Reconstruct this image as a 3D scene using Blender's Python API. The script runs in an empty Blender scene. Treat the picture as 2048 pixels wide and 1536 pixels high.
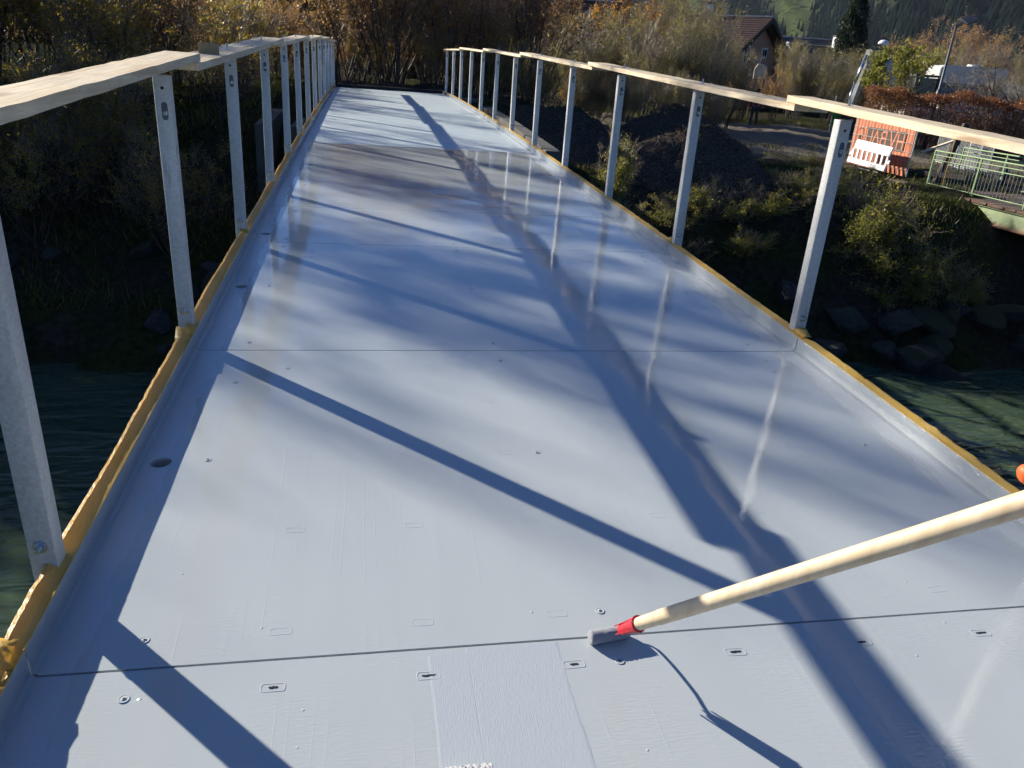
import bpy, bmesh, math, random
import numpy as np
from mathutils import Vector, Matrix, Euler

random.seed(7)
PI = math.pi
scene = bpy.context.scene
C = scene.collection

# ------------------------------------------------------------------ camera
F_PX = 1529.6
CAM = Vector((-0.74, 0.0, 1.4394))
YAW, PITCH, ROLL = 0.2056, 0.398, 0.0747
fwd = Vector((math.sin(YAW) * math.cos(PITCH), math.cos(YAW) * math.cos(PITCH), -math.sin(PITCH)))
r0 = Vector((math.cos(YAW), -math.sin(YAW), 0))
u0 = r0.cross(fwd)
rgt = math.cos(ROLL) * r0 + math.sin(ROLL) * u0
upv = -math.sin(ROLL) * r0 + math.cos(ROLL) * u0
cam_data = bpy.data.cameras.new("camera")
cam_data.sensor_width = 36.0
cam_data.lens = F_PX / 2048 * 36.0
cam_data.clip_start = 0.05
cam_data.clip_end = 6000
cam = bpy.data.objects.new("camera", cam_data)
M = Matrix((rgt, upv, -fwd)).transposed().to_4x4()
M.translation = CAM
cam.matrix_world = M
C.objects.link(cam)
scene.camera = cam

# ------------------------------------------------------------------ world, sun, exposure
SUN_TO = Vector((-1.6046, 1.6508, 1.0)).normalized()
SUN_EL = math.asin(SUN_TO.z)
SUN_AZ = math.atan2(SUN_TO.x, SUN_TO.y)
world = bpy.data.worlds.new("World")
scene.world = world
world.use_nodes = True
wn = world.node_tree
sky = wn.nodes.new("ShaderNodeTexSky")
sky.sky_type = 'NISHITA'
sky.sun_disc = False
sky.sun_elevation = SUN_EL
sky.sun_rotation = SUN_AZ
sky.air_density = 1.0
sky.dust_density = 0.0
sky.ozone_density = 5.0
sky.altitude = 1000
bg = wn.nodes["Background"]
bg.inputs["Strength"].default_value = 0.05
# the phone's white balance renders the clear mountain sky a deeper blue
wb = wn.nodes.new("ShaderNodeMix"); wb.data_type = 'RGBA'; wb.blend_type = 'MULTIPLY'; wb.inputs[0].default_value = 1.0
wb.inputs[7].default_value = (0.48, 0.78, 1.14, 1)
wn.links.new(sky.outputs[0], wb.inputs[6]); wn.links.new(wb.outputs[2], bg.inputs["Color"])
sun_data = bpy.data.lights.new("sun", 'SUN')
sun_data.energy = 5.0
sun_data.angle = math.radians(0.53)
sun_data.color = (1.0, 0.94, 0.82)
sun = bpy.data.objects.new("sun", sun_data)
sun.rotation_euler = (-SUN_TO).to_track_quat('-Z', 'Y').to_euler()
sun.location = (-30, 31, 19)
C.objects.link(sun)
scene.view_settings.view_transform = 'Standard'
scene.view_settings.look = 'None'
scene.view_settings.gamma = 1
scene.view_settings.use_curve_mapping = False
scene.view_settings.exposure = 0.9
scene.cycles.max_bounces = 4
scene.cycles.diffuse_bounces = 2
scene.cycles.glossy_bounces = 3
scene.cycles.transparent_max_bounces = 6
scene.cycles.volume_bounces = 0
scene.cycles.adaptive_threshold = 0.04

# ------------------------------------------------------------------ helpers
def tag(o, label=None, cat=None, group=None, kind=None):
    if label: o["label"] = label
    if cat: o["category"] = cat
    if group: o["group"] = group
    if kind: o["kind"] = kind
    return o

def empty(name, loc=(0, 0, 0), rz=0, label=None, cat=None, group=None):
    o = bpy.data.objects.new(name, None)
    C.objects.link(o)
    o.location = loc
    o.rotation_euler = (0, 0, rz)
    o.empty_display_size = 0.2
    return tag(o, label, cat, group)

def add_obj(name, mesh, mat=None, parent=None):
    o = bpy.data.objects.new(name, mesh)
    C.objects.link(o)
    if mat is not None and len(mesh.materials) == 0:
        for m in (mat if isinstance(mat, (list, tuple)) else [mat]):
            mesh.materials.append(m)
    if parent is not None: o.parent = parent
    return o

def np_mesh(name, V, Q, smooth=False):
    """V (n,3); Q (m,k) faces all with k corners"""
    V = np.asarray(V, dtype=np.float32); Q = np.asarray(Q, dtype=np.int32)
    me = bpy.data.meshes.new(name)
    me.vertices.add(len(V)); me.vertices.foreach_set("co", V.ravel())
    k = Q.shape[1]
    me.loops.add(Q.size); me.loops.foreach_set("vertex_index", Q.ravel())
    me.polygons.add(len(Q)); me.polygons.foreach_set("loop_start", np.arange(0, Q.size, k, dtype=np.int32))
    if smooth: me.polygons.foreach_set("use_smooth", np.ones(len(Q), dtype=bool))
    me.update(calc_edges=True)
    return me

class MB:
    def __init__(s): s.v = []; s.f = []; s.mi = []; s.cur = 0
    def add(s, vs, fs):
        b = len(s.v)
        s.v += [tuple(x) for x in vs]
        s.f += [tuple(i + b for i in f) for f in fs]
        s.mi += [s.cur] * len(fs)
        return s
    def box(s, c, d, rot=None, taper=1.0):
        c = Vector(c); hx, hy, hz = d[0] / 2, d[1] / 2, d[2] / 2
        vs = []
        for z in (-1, 1):
            t = taper if z > 0 else 1
            for x, y in ((-1, -1), (1, -1), (1, 1), (-1, 1)):
                p = Vector((x * hx * t, y * hy * t, z * hz))
                if rot is not None: p = rot @ p
                vs.append(c + p)
        return s.add(vs, [(0, 3, 2, 1), (4, 5, 6, 7), (0, 1, 5, 4), (1, 2, 6, 5), (2, 3, 7, 6), (3, 0, 4, 7)])
    def bar(s, a, b, w, h, up=(0, 0, 1)):
        a = Vector(a); b = Vector(b); d = (b - a); L = d.length; d.normalize()
        u = Vector(up)
        if abs(u.dot(d)) > 0.98: u = Vector((1, 0, 0))
        x = d.cross(u).normalized(); z = x.cross(d).normalized()
        R = Matrix((x, d, z)).transposed()
        return s.box((a + b) / 2, (w, L, h), R)
    def tube(s, path, r, n=8, cap=True):
        path = [Vector(p) for p in path]
        rs = r if isinstance(r, (list, tuple)) else [r] * len(path)
        vs = []; fs = []
        prev = None
        for i, p in enumerate(path):
            d = (path[min(i + 1, len(path) - 1)] - path[max(i - 1, 0)]).normalized()
            if prev is None:
                ref = Vector((0, 0, 1)) if abs(d.z) < 0.9 else Vector((1, 0, 0))
                x = d.cross(ref).normalized()
            else:
                x = (prev - d * prev.dot(d)).normalized()
            prev = x
            y = d.cross(x)
            for k in range(n):
                a = 2 * PI * k / n
                vs.append(p + (x * math.cos(a) + y * math.sin(a)) * rs[i])
        for i in range(len(path) - 1):
            for k in range(n):
                a = i * n + k; b = i * n + (k + 1) % n
                fs.append((a, b, b + n, a + n))
        if cap:
            fs.append(tuple(range(n - 1, -1, -1)))
            fs.append(tuple(range((len(path) - 1) * n, len(path) * n)))
        return s.add(vs, fs)
    def prism(s, poly, axis, a, b):
        """poly: 2D points; axis 0/1/2 is the extrusion axis, from a to b"""
        n = len(poly); vs = []
        for t in (a, b):
            for p in poly:
                q = [p[0], p[1]]; q.insert(axis, t); vs.append(tuple(q))
        fs = [tuple(range(n - 1, -1, -1)), tuple(range(n, 2 * n))]
        fs += [(i, (i + 1) % n, (i + 1) % n + n, i + n) for i in range(n)]
        return s.add(vs, fs)
    def disc_cyl(s, c, r, z0, z1, n=16, r1=None):
        return s.tube([(c[0], c[1], z0), (c[0], c[1], z1)], [r, r if r1 is None else r1], n)
    def mesh(s, name, smooth=False, bevel=0, recalc=True):
        me = bpy.data.meshes.new(name)
        me.from_pydata(s.v, [], s.f)
        me.polygons.foreach_set("material_index", s.mi)
        if recalc or bevel:
            bm = bmesh.new(); bm.from_mesh(me)
            bmesh.ops.recalc_face_normals(bm, faces=bm.faces)
            if bevel:
                bmesh.ops.bevel(bm, geom=[e for e in bm.edges], offset=bevel, segments=1, affect='EDGES', clamp_overlap=True)
            bm.to_mesh(me); bm.free()
        if smooth:
            me.polygons.foreach_set("use_smooth", [True] * len(me.polygons))
        me.update()
        return me
    def build(s, name, mat, parent=None, smooth=False, bevel=0, loc=None, rot=None):
        o = add_obj(name, s.mesh(name, smooth, bevel), mat, parent)
        if loc is not None: o.location = loc
        if rot is not None: o.rotation_euler = rot
        return o

def copy_tree(o, parent=None, label=None):
    c = o.copy(); C.objects.link(c); c.parent = parent
    for ch in o.children: copy_tree(ch, c)
    if label: c["label"] = label
    return c

def smooth_by_angle(me, deg=35):
    me.polygons.foreach_set("use_smooth", [True] * len(me.polygons))
    try: me.set_sharp_from_angle(angle=math.radians(deg))
    except Exception: pass

# ------------------------------------------------------------------ materials
class NT:
    def __init__(s, name):
        s.m = bpy.data.materials.new(name); s.m.use_nodes = True
        s.t = s.m.node_tree; s.bsdf = s.t.nodes["Principled BSDF"]; s.out = s.t.nodes["Material Output"]
    def n(s, typ, **kw):
        nd = s.t.nodes.new(typ)
        for k, v in kw.items():
            if k in nd.inputs.keys(): s.set(nd.inputs[k], v)
            else: setattr(nd, k, v)
        return nd
    def set(s, sock, v):
        if isinstance(v, bpy.types.NodeSocket): s.t.links.new(v, sock)
        else: sock.default_value = v
    def coord(s, which="Object"): return s.n("ShaderNodeTexCoord").outputs[which]
    def mapping(s, vec, scale=(1, 1, 1), rot=(0, 0, 0), loc=(0, 0, 0)):
        m = s.n("ShaderNodeMapping"); s.set(m.inputs["Vector"], vec)
        m.inputs["Scale"].default_value = scale; m.inputs["Rotation"].default_value = rot; m.inputs["Location"].default_value = loc
        return m.outputs[0]
    def noise(s, vec, scale=5, detail=3, rough=0.55, dist=0.0):
        nd = s.n("ShaderNodeTexNoise"); s.set(nd.inputs["Vector"], vec)
        nd.inputs["Scale"].default_value = scale; nd.inputs["Detail"].default_value = detail
        nd.inputs["Roughness"].default_value = rough; nd.inputs["Distortion"].default_value = dist
        return nd.outputs["Fac"]
    def voronoi(s, vec, scale=5, feature='F1', out="Distance"):
        nd = s.n("ShaderNodeTexVoronoi"); nd.feature = feature; s.set(nd.inputs["Vector"], vec)
        nd.inputs["Scale"].default_value = scale
        return nd.outputs[out]
    def ramp(s, fac, stops, interp='LINEAR'):
        nd = s.n("ShaderNodeValToRGB"); s.set(nd.inputs[0], fac); cr = nd.color_ramp; cr.interpolation = interp
        while len(cr.elements) < len(stops): cr.elements.new(0.5)
        for e, (p, c) in zip(cr.elements, stops):
            e.position = p
            e.color = (c, c, c, 1) if isinstance(c, (int, float)) else (*c, 1)
        return nd.outputs[0]
    def math(s, op, a, b=0.0, c=0.0, clamp=False):
        nd = s.n("ShaderNodeMath"); nd.operation = op; nd.use_clamp = clamp
        s.set(nd.inputs[0], a); s.set(nd.inputs[1], b); s.set(nd.inputs[2], c)
        return nd.outputs[0]
    def mix(s, fac, a, b, typ='RGBA', blend='MIX'):
        nd = s.n("ShaderNodeMix"); nd.data_type = typ
        if typ == 'RGBA':
            nd.blend_type = blend
            s.set(nd.inputs[0], fac)
            for i, v in ((6, a), (7, b)):
                s.set(nd.inputs[i], v if isinstance(v, bpy.types.NodeSocket) else (*v, 1))
            return nd.outputs[2]
        s.set(nd.inputs[0], fac); s.set(nd.inputs[2], a); s.set(nd.inputs[3], b)
        return nd.outputs[0]
    def sep(s, vec):
        nd = s.n("ShaderNodeSeparateXYZ"); s.set(nd.inputs[0], vec); return nd.outputs
    def bump(s, h, dist=0.001, strength=1.0, normal=None):
        nd = s.n("ShaderNodeBump"); s.set(nd.inputs["Height"], h)
        nd.inputs["Distance"].default_value = dist; nd.inputs["Strength"].default_value = strength
        if normal is not None: s.set(nd.inputs["Normal"], normal)
        return nd.outputs[0]
    def p(s, **kw):
        names = {"color": "Base Color", "rough": "Roughness", "metal": "Metallic", "normal": "Normal", "spec": "Specular IOR Level", "ior": "IOR", "coat": "Coat Weight", "coat_rough": "Coat Roughness", "sheen": "Sheen Weight", "sss": "Subsurface Weight", "trans": "Transmission Weight", "emit": "Emission Strength", "emit_color": "Emission Color"}
        for k, v in kw.items():
            sock = s.bsdf.inputs[names[k]]
            if isinstance(v, tuple) and len(v) == 3: v = (*v, 1)
            s.set(sock, v)
        return s.m

def mat_simple(name, col, rough=0.6, metal=0.0, var=0.25, scale=6, bump=0.0, bscale=60, spec=0.5):
    t = NT(name); co = t.coord()
    f = t.noise(co, scale, 4)
    a = tuple(min(1, c * (1 + var)) for c in col); b = tuple(c * (1 - var) for c in col)
    c = t.ramp(f, [(0.3, b), (0.7, a)])
    kw = dict(color=c, rough=rough, metal=metal, spec=spec)
    if bump: kw["normal"] = t.bump(t.noise(co, bscale, 4), bump)
    return t.p(**kw)

def mat_deck(name, fresh):
    t = NT(name); co = t.coord(); X, Y, Z = t.sep(co)
    edge_n = t.noise(t.mapping(co, (9, 5, 1)), 1.0, 2)
    ax = t.math('ABSOLUTE', X)
    wob = t.math('MULTIPLY_ADD', edge_n, 0.09, -0.045)
    edge = t.math('GREATER_THAN', t.math('ADD', ax, wob), 1.40)          # brushed strip along the kerbs, dry
    lap = t.noise(t.mapping(co, (7, 1.1, 1)), 1.0, 2, 0.5, 0.4)
    if fresh:
        c1 = t.mix(lap, (0.47, 0.51, 0.515), (0.515, 0.55, 0.555))
        cell = t.sep(t.n('ShaderNodeTexNoise', Vector=t.mapping(co, (5.0, 0.5, 1)), Scale=1.0, Detail=1.0).outputs['Color'])
        c1 = t.mix(t.math('MULTIPLY', cell[1], 0.30), c1, (0.43, 0.465, 0.49))
        rough_main = t.math('MULTIPLY_ADD', cell[0], 0.03, t.math('MULTIPLY_ADD', lap, 0.015, 0.008))
        cedge = (0.50, 0.54, 0.575)
        edge_r = 0.30
    else:
        streak = t.noise(t.mapping(co, (2.2, 22, 1)), 1.0, 3, 0.6, 0.3)
        c1 = t.ramp(streak, [(0.3, (0.50, 0.575, 0.60)), (0.55, (0.60, 0.675, 0.695)), (0.75, (0.68, 0.74, 0.75))])
        rough_main = t.math('MULTIPLY_ADD', streak, 0.22, 0.26)
        cedge = (0.56, 0.62, 0.65)
        edge_r = 0.45
    col = t.mix(edge, c1, cedge)
    vn = t.n("ShaderNodeTexVoronoi"); t.set(vn.inputs["Vector"], co); vn.inputs["Scale"].default_value = 17
    speck = t.math('MULTIPLY', t.ramp(vn.outputs["Distance"], [(0.0, 1.0), (0.03, 0.8), (0.07, 0.0)]), t.math('GREATER_THAN', t.sep(vn.outputs["Color"])[0], 0.80))
    rough = t.mix(edge, rough_main, edge_r, 'FLOAT')
    # relief in one height field: roller stipple (cords run along the bridge), laps, dust grains, long waves
    st = t.noise(t.mapping(co, (38, 200, 80)), 1.0, 1, 0.5, 0.0)
    patch = t.ramp(t.noise(co, 3.1, 0), [(0.38, 0.25), (0.62, 1.0)])
    h = t.math('MULTIPLY', t.math('MULTIPLY', st, patch), 0.00042 if fresh else 0.0004)
    h = t.math('MULTIPLY_ADD', t.noise(t.mapping(co, (0.9, 2.4, 1)), 1.0, 2), 0.0022, h)
    h = t.math('MULTIPLY_ADD', t.noise(t.mapping(co, (16, 3, 1)), 1.0, 1), 0.00016, h)
    ln = t.ramp(t.noise(t.mapping(co, (7.0, 0.16, 1)), 1.0, 0), [(0.36, 0.0), (0.368, 1.0), (0.376, 0.0), (0.492, 0.0), (0.50, 1.0), (0.508, 0.0), (0.612, 0.0), (0.62, 0.8), (0.628, 0.0)])
    h = t.math('MULTIPLY_ADD', t.math('MULTIPLY', ln, t.math('POWER', patch, 2.5)), 0.0002, h)
    h = t.math('MULTIPLY_ADD', speck, 0.0011, h)
    n4 = t.bump(h, 1.0, 1.0)
    return t.p(color=col, rough=rough, normal=n4, ior=1.48)

def mat_kerb():
    t = NT("kerb_paint"); co = t.coord()
    br = t.noise(t.mapping(co, (30, 3, 120)), 1.0, 4)
    col = t.mix(br, (0.29, 0.32, 0.345), (0.36, 0.39, 0.415))
    n1 = t.bump(t.noise(co, 110, 3), 0.0020)
    n2 = t.bump(t.noise(co, 320, 2), 0.0005, 1.0, n1)
    return t.p(color=col, rough=0.13, normal=n2)

def mat_galv():
    t = NT("galvanised_steel"); co = t.coord("Object")
    oi = t.n("ShaderNodeObjectInfo")
    co2 = t.n("ShaderNodeVectorMath", operation='ADD'); t.set(co2.inputs[0], co)
    t.set(co2.inputs[1], t.math('MULTIPLY', oi.outputs["Random"], 37.0))
    v = t.voronoi(co2.outputs[0], 130, out="Color")
    big = t.noise(t.mapping(co2.outputs[0], (6, 6, 1.6)), 1.0, 4)
    g = t.math('MULTIPLY_ADD', t.sep(v)[0], 0.20, t.math('MULTIPLY', big, 0.82))
    col = t.ramp(g, [(0.2, (0.40, 0.395, 0.375)), (0.55, (0.60, 0.595, 0.575)), (0.85, (0.76, 0.755, 0.74))])
    stain = t.ramp(t.noise(t.mapping(co2.outputs[0], (14, 14, 3)), 1.0, 5, 0.65), [(0.62, 0.0), (0.74, 1.0)])
    col = t.mix(t.math('MULTIPLY', stain, 0.6), col, (0.26, 0.235, 0.20))
    rough = t.math('MULTIPLY_ADD', big, 0.3, 0.36)
    n = t.bump(t.noise(co2.outputs[0], 140, 3), 0.0004)
    return t.p(color=col, rough=rough, metal=0.25, normal=n)

def mat_plank():
    t = NT("sawn_timber"); co = t.coord("Object"); oi = t.n("ShaderNodeObjectInfo")
    off = t.n("ShaderNodeVectorMath", operation='ADD'); t.set(off.inputs[0], co)
    t.set(off.inputs[1], t.math('MULTIPLY', oi.outputs["Random"], 23.0)); co = off.outputs[0]
    grain = t.noise(t.mapping(co, (26, 1.1, 26)), 1.0, 5, 0.6, 0.7)
    col = t.ramp(grain, [(0.25, (0.55, 0.40, 0.24)), (0.48, (0.76, 0.62, 0.42)), (0.75, (0.86, 0.75, 0.56))])
    kn = t.voronoi(t.mapping(co, (5, 1.6, 5)), 1.0)
    knot = t.ramp(kn, [(0.0, 1.0), (0.11, 0.9), (0.17, 0.0)])
    col = t.mix(t.math('MULTIPLY', knot, 0.65), col, (0.26, 0.13, 0.06))
    grey = t.ramp(t.noise(co, 5.5, 5, 0.7), [(0.48, 0.0), (0.72, 1.0)])
    col = t.mix(t.math('MULTIPLY', grey, 0.42), col, (0.42, 0.37, 0.31))
    fine = t.noise(t.mapping(co, (90, 5, 90)), 1.0, 3)
    col = t.mix(t.math('MULTIPLY', t.ramp(fine, [(0.45, 1.0), (0.55, 0.0)]), 0.22), col, (0.40, 0.27, 0.15))
    saw = t.noise(t.mapping(co, (20, 210, 60)), 1.0, 3)
    n = t.bump(t.math('ADD', saw, t.math('MULTIPLY', grain, 0.8)), 0.0016)
    return t.p(color=col, rough=0.8, normal=n, spec=0.25)

def mat_paper():
    t = NT("kraft_masking_paper"); co = t.coord()
    f = t.noise(co, 9, 5)
    col = t.ramp(f, [(0.3, (0.78, 0.54, 0.11)), (0.7, (0.90, 0.68, 0.24))])
    n = t.bump(t.noise(t.mapping(co, (60, 26, 60)), 1.0, 4, .6, 1.2), 0.005)
    t.p(color=col, rough=0.33, normal=n)
    tr = t.n("ShaderNodeBsdfTranslucent"); t.set(tr.inputs["Color"], (1.0, 0.70, 0.20, 1))
    mx = t.n("ShaderNodeMixShader"); mx.inputs[0].default_value = 0.5
    t.t.links.new(t.bsdf.outputs[0], mx.inputs[1]); t.t.links.new(tr.outputs[0], mx.inputs[2])
    t.t.links.new(mx.outputs[0], t.out.inputs["Surface"])
    return t.m

def mat_leaf(name, cols, trans=0.5, rough=0.45):
    t = NT(name); g = t.n("ShaderNodeNewGeometry")
    n = len(cols)
    c = t.ramp(g.outputs["Random Per Island"], [((i + 0.5) / n, cc) for i, cc in enumerate(cols)])
    t.p(color=c, rough=rough, spec=0.35)
    tr = t.n("ShaderNodeBsdfTranslucent")
    bright = t.mix(1.0, c, (2.0, 1.9, 1.3), blend='MULTIPLY')
    t.set(tr.inputs["Color"], bright)
    mx = t.n("ShaderNodeMixShader"); mx.inputs[0].default_value = trans
    t.t.links.new(t.bsdf.outputs[0], mx.inputs[1]); t.t.links.new(tr.outputs[0], mx.inputs[2])
    t.t.links.new(mx.outputs[0], t.out.inputs["Surface"])
    return t.m

def mat_bark(name, a, b, rough=0.7):
    t = NT(name); g = t.n("ShaderNodeNewGeometry")
    co = t.coord()
    f = t.math('ADD', t.math('MULTIPLY', g.outputs["Random Per Island"], 0.6), t.math('MULTIPLY', t.noise(co, 8, 3), 0.4))
    return t.p(color=t.ramp(f, [(0.2, a), (0.8, b)]), rough=rough, spec=0.4)

def mat_ground():
    t = NT("earth_and_grass"); co = t.coord(); X, Y, Z = t.sep(co)
    n1 = t.noise(co, 0.55, 5, 0.6); n2 = t.noise(co, 7, 5, 0.65); n3 = t.noise(co, 40, 4)
    soil = t.ramp(n2, [(0.3, (0.022, 0.018, 0.014)), (0.6, (0.055, 0.046, 0.035)), (0.8, (0.10, 0.085, 0.065))])
    grass = t.ramp(n2, [(0.3, (0.016, 0.021, 0.008)), (0.7, (0.05, 0.06, 0.02))])
    gm = t.ramp(n1, [(0.44, 0.0), (0.58, 1.0)])
    col = t.mix(gm, soil, grass)
    lot = t.math('MULTIPLY', t.ramp(t.math('ADD', X, t.math('MULTIPLY', n1, 5.0)), [(0.0, 0.0), (1.0, 0.0)]), 0.0)
    far = t.n("ShaderNodeMapRange"); t.set(far.inputs[0], Y); far.inputs[1].default_value = 48; far.inputs[2].default_value = 70
    col = t.mix(far.outputs[0], col, (0.05, 0.05, 0.024))
    # gravelly yard to the right of the bridge end
    xr = t.n("ShaderNodeMapRange"); t.set(xr.inputs[0], t.math('ADD', X, t.math('MULTIPLY', n1, 6.0))); xr.inputs[1].default_value = 10; xr.inputs[2].default_value = 13
    yr = t.n("ShaderNodeMapRange"); t.set(yr.inputs[0], t.math('ADD', Y, t.math('MULTIPLY', n1, 4.0))); yr.inputs[1].default_value = 25; yr.inputs[2].default_value = 27
    y2 = t.n("ShaderNodeMapRange"); t.set(y2.inputs[0], Y); y2.inputs[1].default_value = 41; y2.inputs[2].default_value = 39
    yard = t.math('MULTIPLY', t.math('MULTIPLY', xr.outputs[0], yr.outputs[0]), y2.outputs[0])
    gravel = t.ramp(t.noise(co, 22, 5, 0.7), [(0.3, (0.13, 0.11, 0.088)), (0.7, (0.30, 0.26, 0.21))])
    col = t.mix(yard, col, gravel)
    n = t.bump(t.math('ADD', n2, t.math('MULTIPLY', n3, 0.4)), 0.07)
    return t.p(color=col, rough=1.0, normal=n, spec=0.0)

def mat_gravel():
    t = NT("dark_gravel_spoil"); co = t.coord()
    v = t.voronoi(co, 55, out="Color"); d = t.voronoi(co, 55)
    col = t.ramp(t.sep(v)[0], [(0.1, (0.036, 0.029, 0.023)), (0.6, (0.085, 0.070, 0.055)), (0.95, (0.16, 0.135, 0.108))])
    n = t.bump(t.math('MULTIPLY', d, -1.0), 0.02)
    n = t.bump(t.noise(co, 9, 5), 0.05, 1.0, n)
    return t.p(color=col, rough=1.0, normal=n, spec=0.05)

def mat_rock():
    t = NT("riverbank_rock"); co = t.coord(); oi = t.n("ShaderNodeObjectInfo")
    f = t.noise(co, 3, 6, 0.65)
    col = t.ramp(f, [(0.3, (0.018, 0.018, 0.019)), (0.55, (0.045, 0.045, 0.046)), (0.8, (0.10, 0.10, 0.098))])
    g = t.n("ShaderNodeNewGeometry"); up = t.sep(g.outputs["Normal"])[2]
    moss = t.math('MULTIPLY', t.ramp(t.math('MULTIPLY_ADD', t.noise(co, 2.2, 4), 0.8, up), [(0.55, 0.0), (0.95, 1.0)]), t.ramp(oi.outputs["Random"], [(0.2, 0.0), (0.6, 0.9)]))
    col = t.mix(moss, col, (0.03, 0.038, 0.011))
    return t.p(color=col, rough=0.8, normal=t.bump(t.noise(co, 12, 6, 0.7), 0.05))

def mat_water():
    t = NT("river_water"); co = t.coord()
    w1 = t.noise(t.mapping(co, (0.7, 1.9, 1)), 1.0, 2, 0.5, 0.8)
    w2 = t.noise(t.mapping(co, (2.6, 6.5, 1)), 1.0, 2, 0.5, 0.5)
    n = t.bump(w1, 0.13); n = t.bump(w2, 0.02, 1.0, n)
    col = t.ramp(t.noise(t.mapping(co, (0.35, 1.2, 1)), 1.0, 4), [(0.3, (0.034, 0.060, 0.042)), (0.7, (0.078, 0.110, 0.066))])
    return t.p(color=col, rough=0.04, ior=1.33, normal=n)

def mat_mountain():
    t = NT("mountain_slope"); co = t.coord(); X, Y, Z = t.sep(co)
    n1 = t.noise(co, 0.006, 5, 0.55)
    n2 = t.noise(co, 0.08, 4, 0.6)
    forest = t.ramp(n2, [(0.3, (0.012, 0.022, 0.012)), (0.7, (0.045, 0.055, 0.022))])
    meadow = t.ramp(n2, [(0.3, (0.045, 0.065, 0.015)), (0.7, (0.085, 0.105, 0.028))])
    at = t.n("ShaderNodeAttribute"); at.attribute_name = "meadow"
    col = t.mix(at.outputs["Fac"], forest, meadow)
    return t.p(color=col, rough=0.95, spec=0.1, normal=t.bump(n2, 6.0))

M_ = {}
M_["deck"] = mat_deck("fresh_grey_deck_paint", True)
M_["deck_pale"] = mat_deck("pale_primer_coat", False)
M_["kerb"] = mat_kerb()
M_["galv"] = mat_galv()
M_["plank"] = mat_plank()
M_["paper"] = mat_paper()
M_["zinc"] = mat_simple("zinc_bolt", (0.55, 0.58, 0.62), 0.25, 0.9, 0.1)
M_["dark"] = mat_simple("dark_void", (0.012, 0.013, 0.016), 0.9)
M_["steel_dark"] = mat_simple("primed_steel", (0.12, 0.13, 0.14), 0.6, 0.2)
M_["concrete"] = mat_simple("concrete", (0.09, 0.086, 0.08), 0.9, 0, 0.25, 1.6, 0.01, 25)
M_["ground"] = mat_ground()
M_["gravel"] = mat_gravel()
M_["rock"] = mat_rock()
M_["water"] = mat_water()
M_["mountain"] = mat_mountain()
M_["bark"] = mat_bark("dark_bark", (0.035, 0.026, 0.02), (0.10, 0.078, 0.06))
M_["twig"] = mat_bark("brown_twig", (0.11, 0.075, 0.055), (0.38, 0.28, 0.21), 0.42)
M_["twig_red"] = mat_bark("reddish_twig", (0.14, 0.08, 0.06), (0.44, 0.29, 0.225), 0.4)
M_["twig_pale"] = mat_bark("pale_twig", (0.16, 0.13, 0.095), (0.40, 0.34, 0.26), 0.45)
M_["leaf_yellow"] = mat_leaf("yellow_autumn_leaf", [(0.36, 0.27, 0.04), (0.22, 0.22, 0.045), (0.40, 0.25, 0.04), (0.27, 0.15, 0.04), (0.15, 0.16, 0.04)])
M_["leaf_brown"] = mat_leaf("brown_autumn_leaf", [(0.32, 0.19, 0.09), (0.24, 0.14, 0.065), (0.40, 0.27, 0.11), (0.18, 0.11, 0.06)])
M_["leaf_olive"] = mat_leaf("olive_leaf", [(0.15, 0.15, 0.04), (0.22, 0.19, 0.05), (0.10, 0.115, 0.03), (0.28, 0.20, 0.05)])
M_["leaf_orange"] = mat_leaf("orange_autumn_leaf", [(0.33, 0.15, 0.025), (0.25, 0.11, 0.02), (0.36, 0.21, 0.035), (0.18, 0.10, 0.03)])
M_["leaf_green"] = mat_leaf("yellow_green_leaf", [(0.14, 0.17, 0.03), (0.20, 0.20, 0.035), (0.09, 0.12, 0.025), (0.28, 0.24, 0.05)])
M_["leaf_copper"] = mat_leaf("copper_beech_leaf", [(0.21, 0.085, 0.045), (0.14, 0.055, 0.035), (0.28, 0.13, 0.06), (0.09, 0.045, 0.03)], 0.4)
M_["leaf_far"] = mat_leaf("far_autumn_foliage", [(0.10, 0.065, 0.035), (0.14, 0.09, 0.045), (0.07, 0.06, 0.03), (0.17, 0.11, 0.05)], 0.3)
M_["far_needle"] = mat_simple("far_spruce", (0.010, 0.017, 0.012), 1.0, 0, .3, 0.02, spec=0.0)
M_["needle"] = mat_leaf("dark_needle", [(0.015, 0.028, 0.014), (0.022, 0.04, 0.018), (0.03, 0.045, 0.02)], 0.15)
M_["grass"] = mat_leaf("bank_grass", [(0.07, 0.09, 0.02), (0.12, 0.12, 0.035), (0.17, 0.14, 0.06), (0.05, 0.07, 0.018)], 0.4)

# ------------------------------------------------------------------ shape of the place
def zd(y): return 0.0009 * (22.1803 ** 2 - (y - 22.1803) ** 2)

def sst(a, b, x):
    t = np.clip((x - a) / (b - a), 0, 1); return t * t * (3 - 2 * t)

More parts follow.
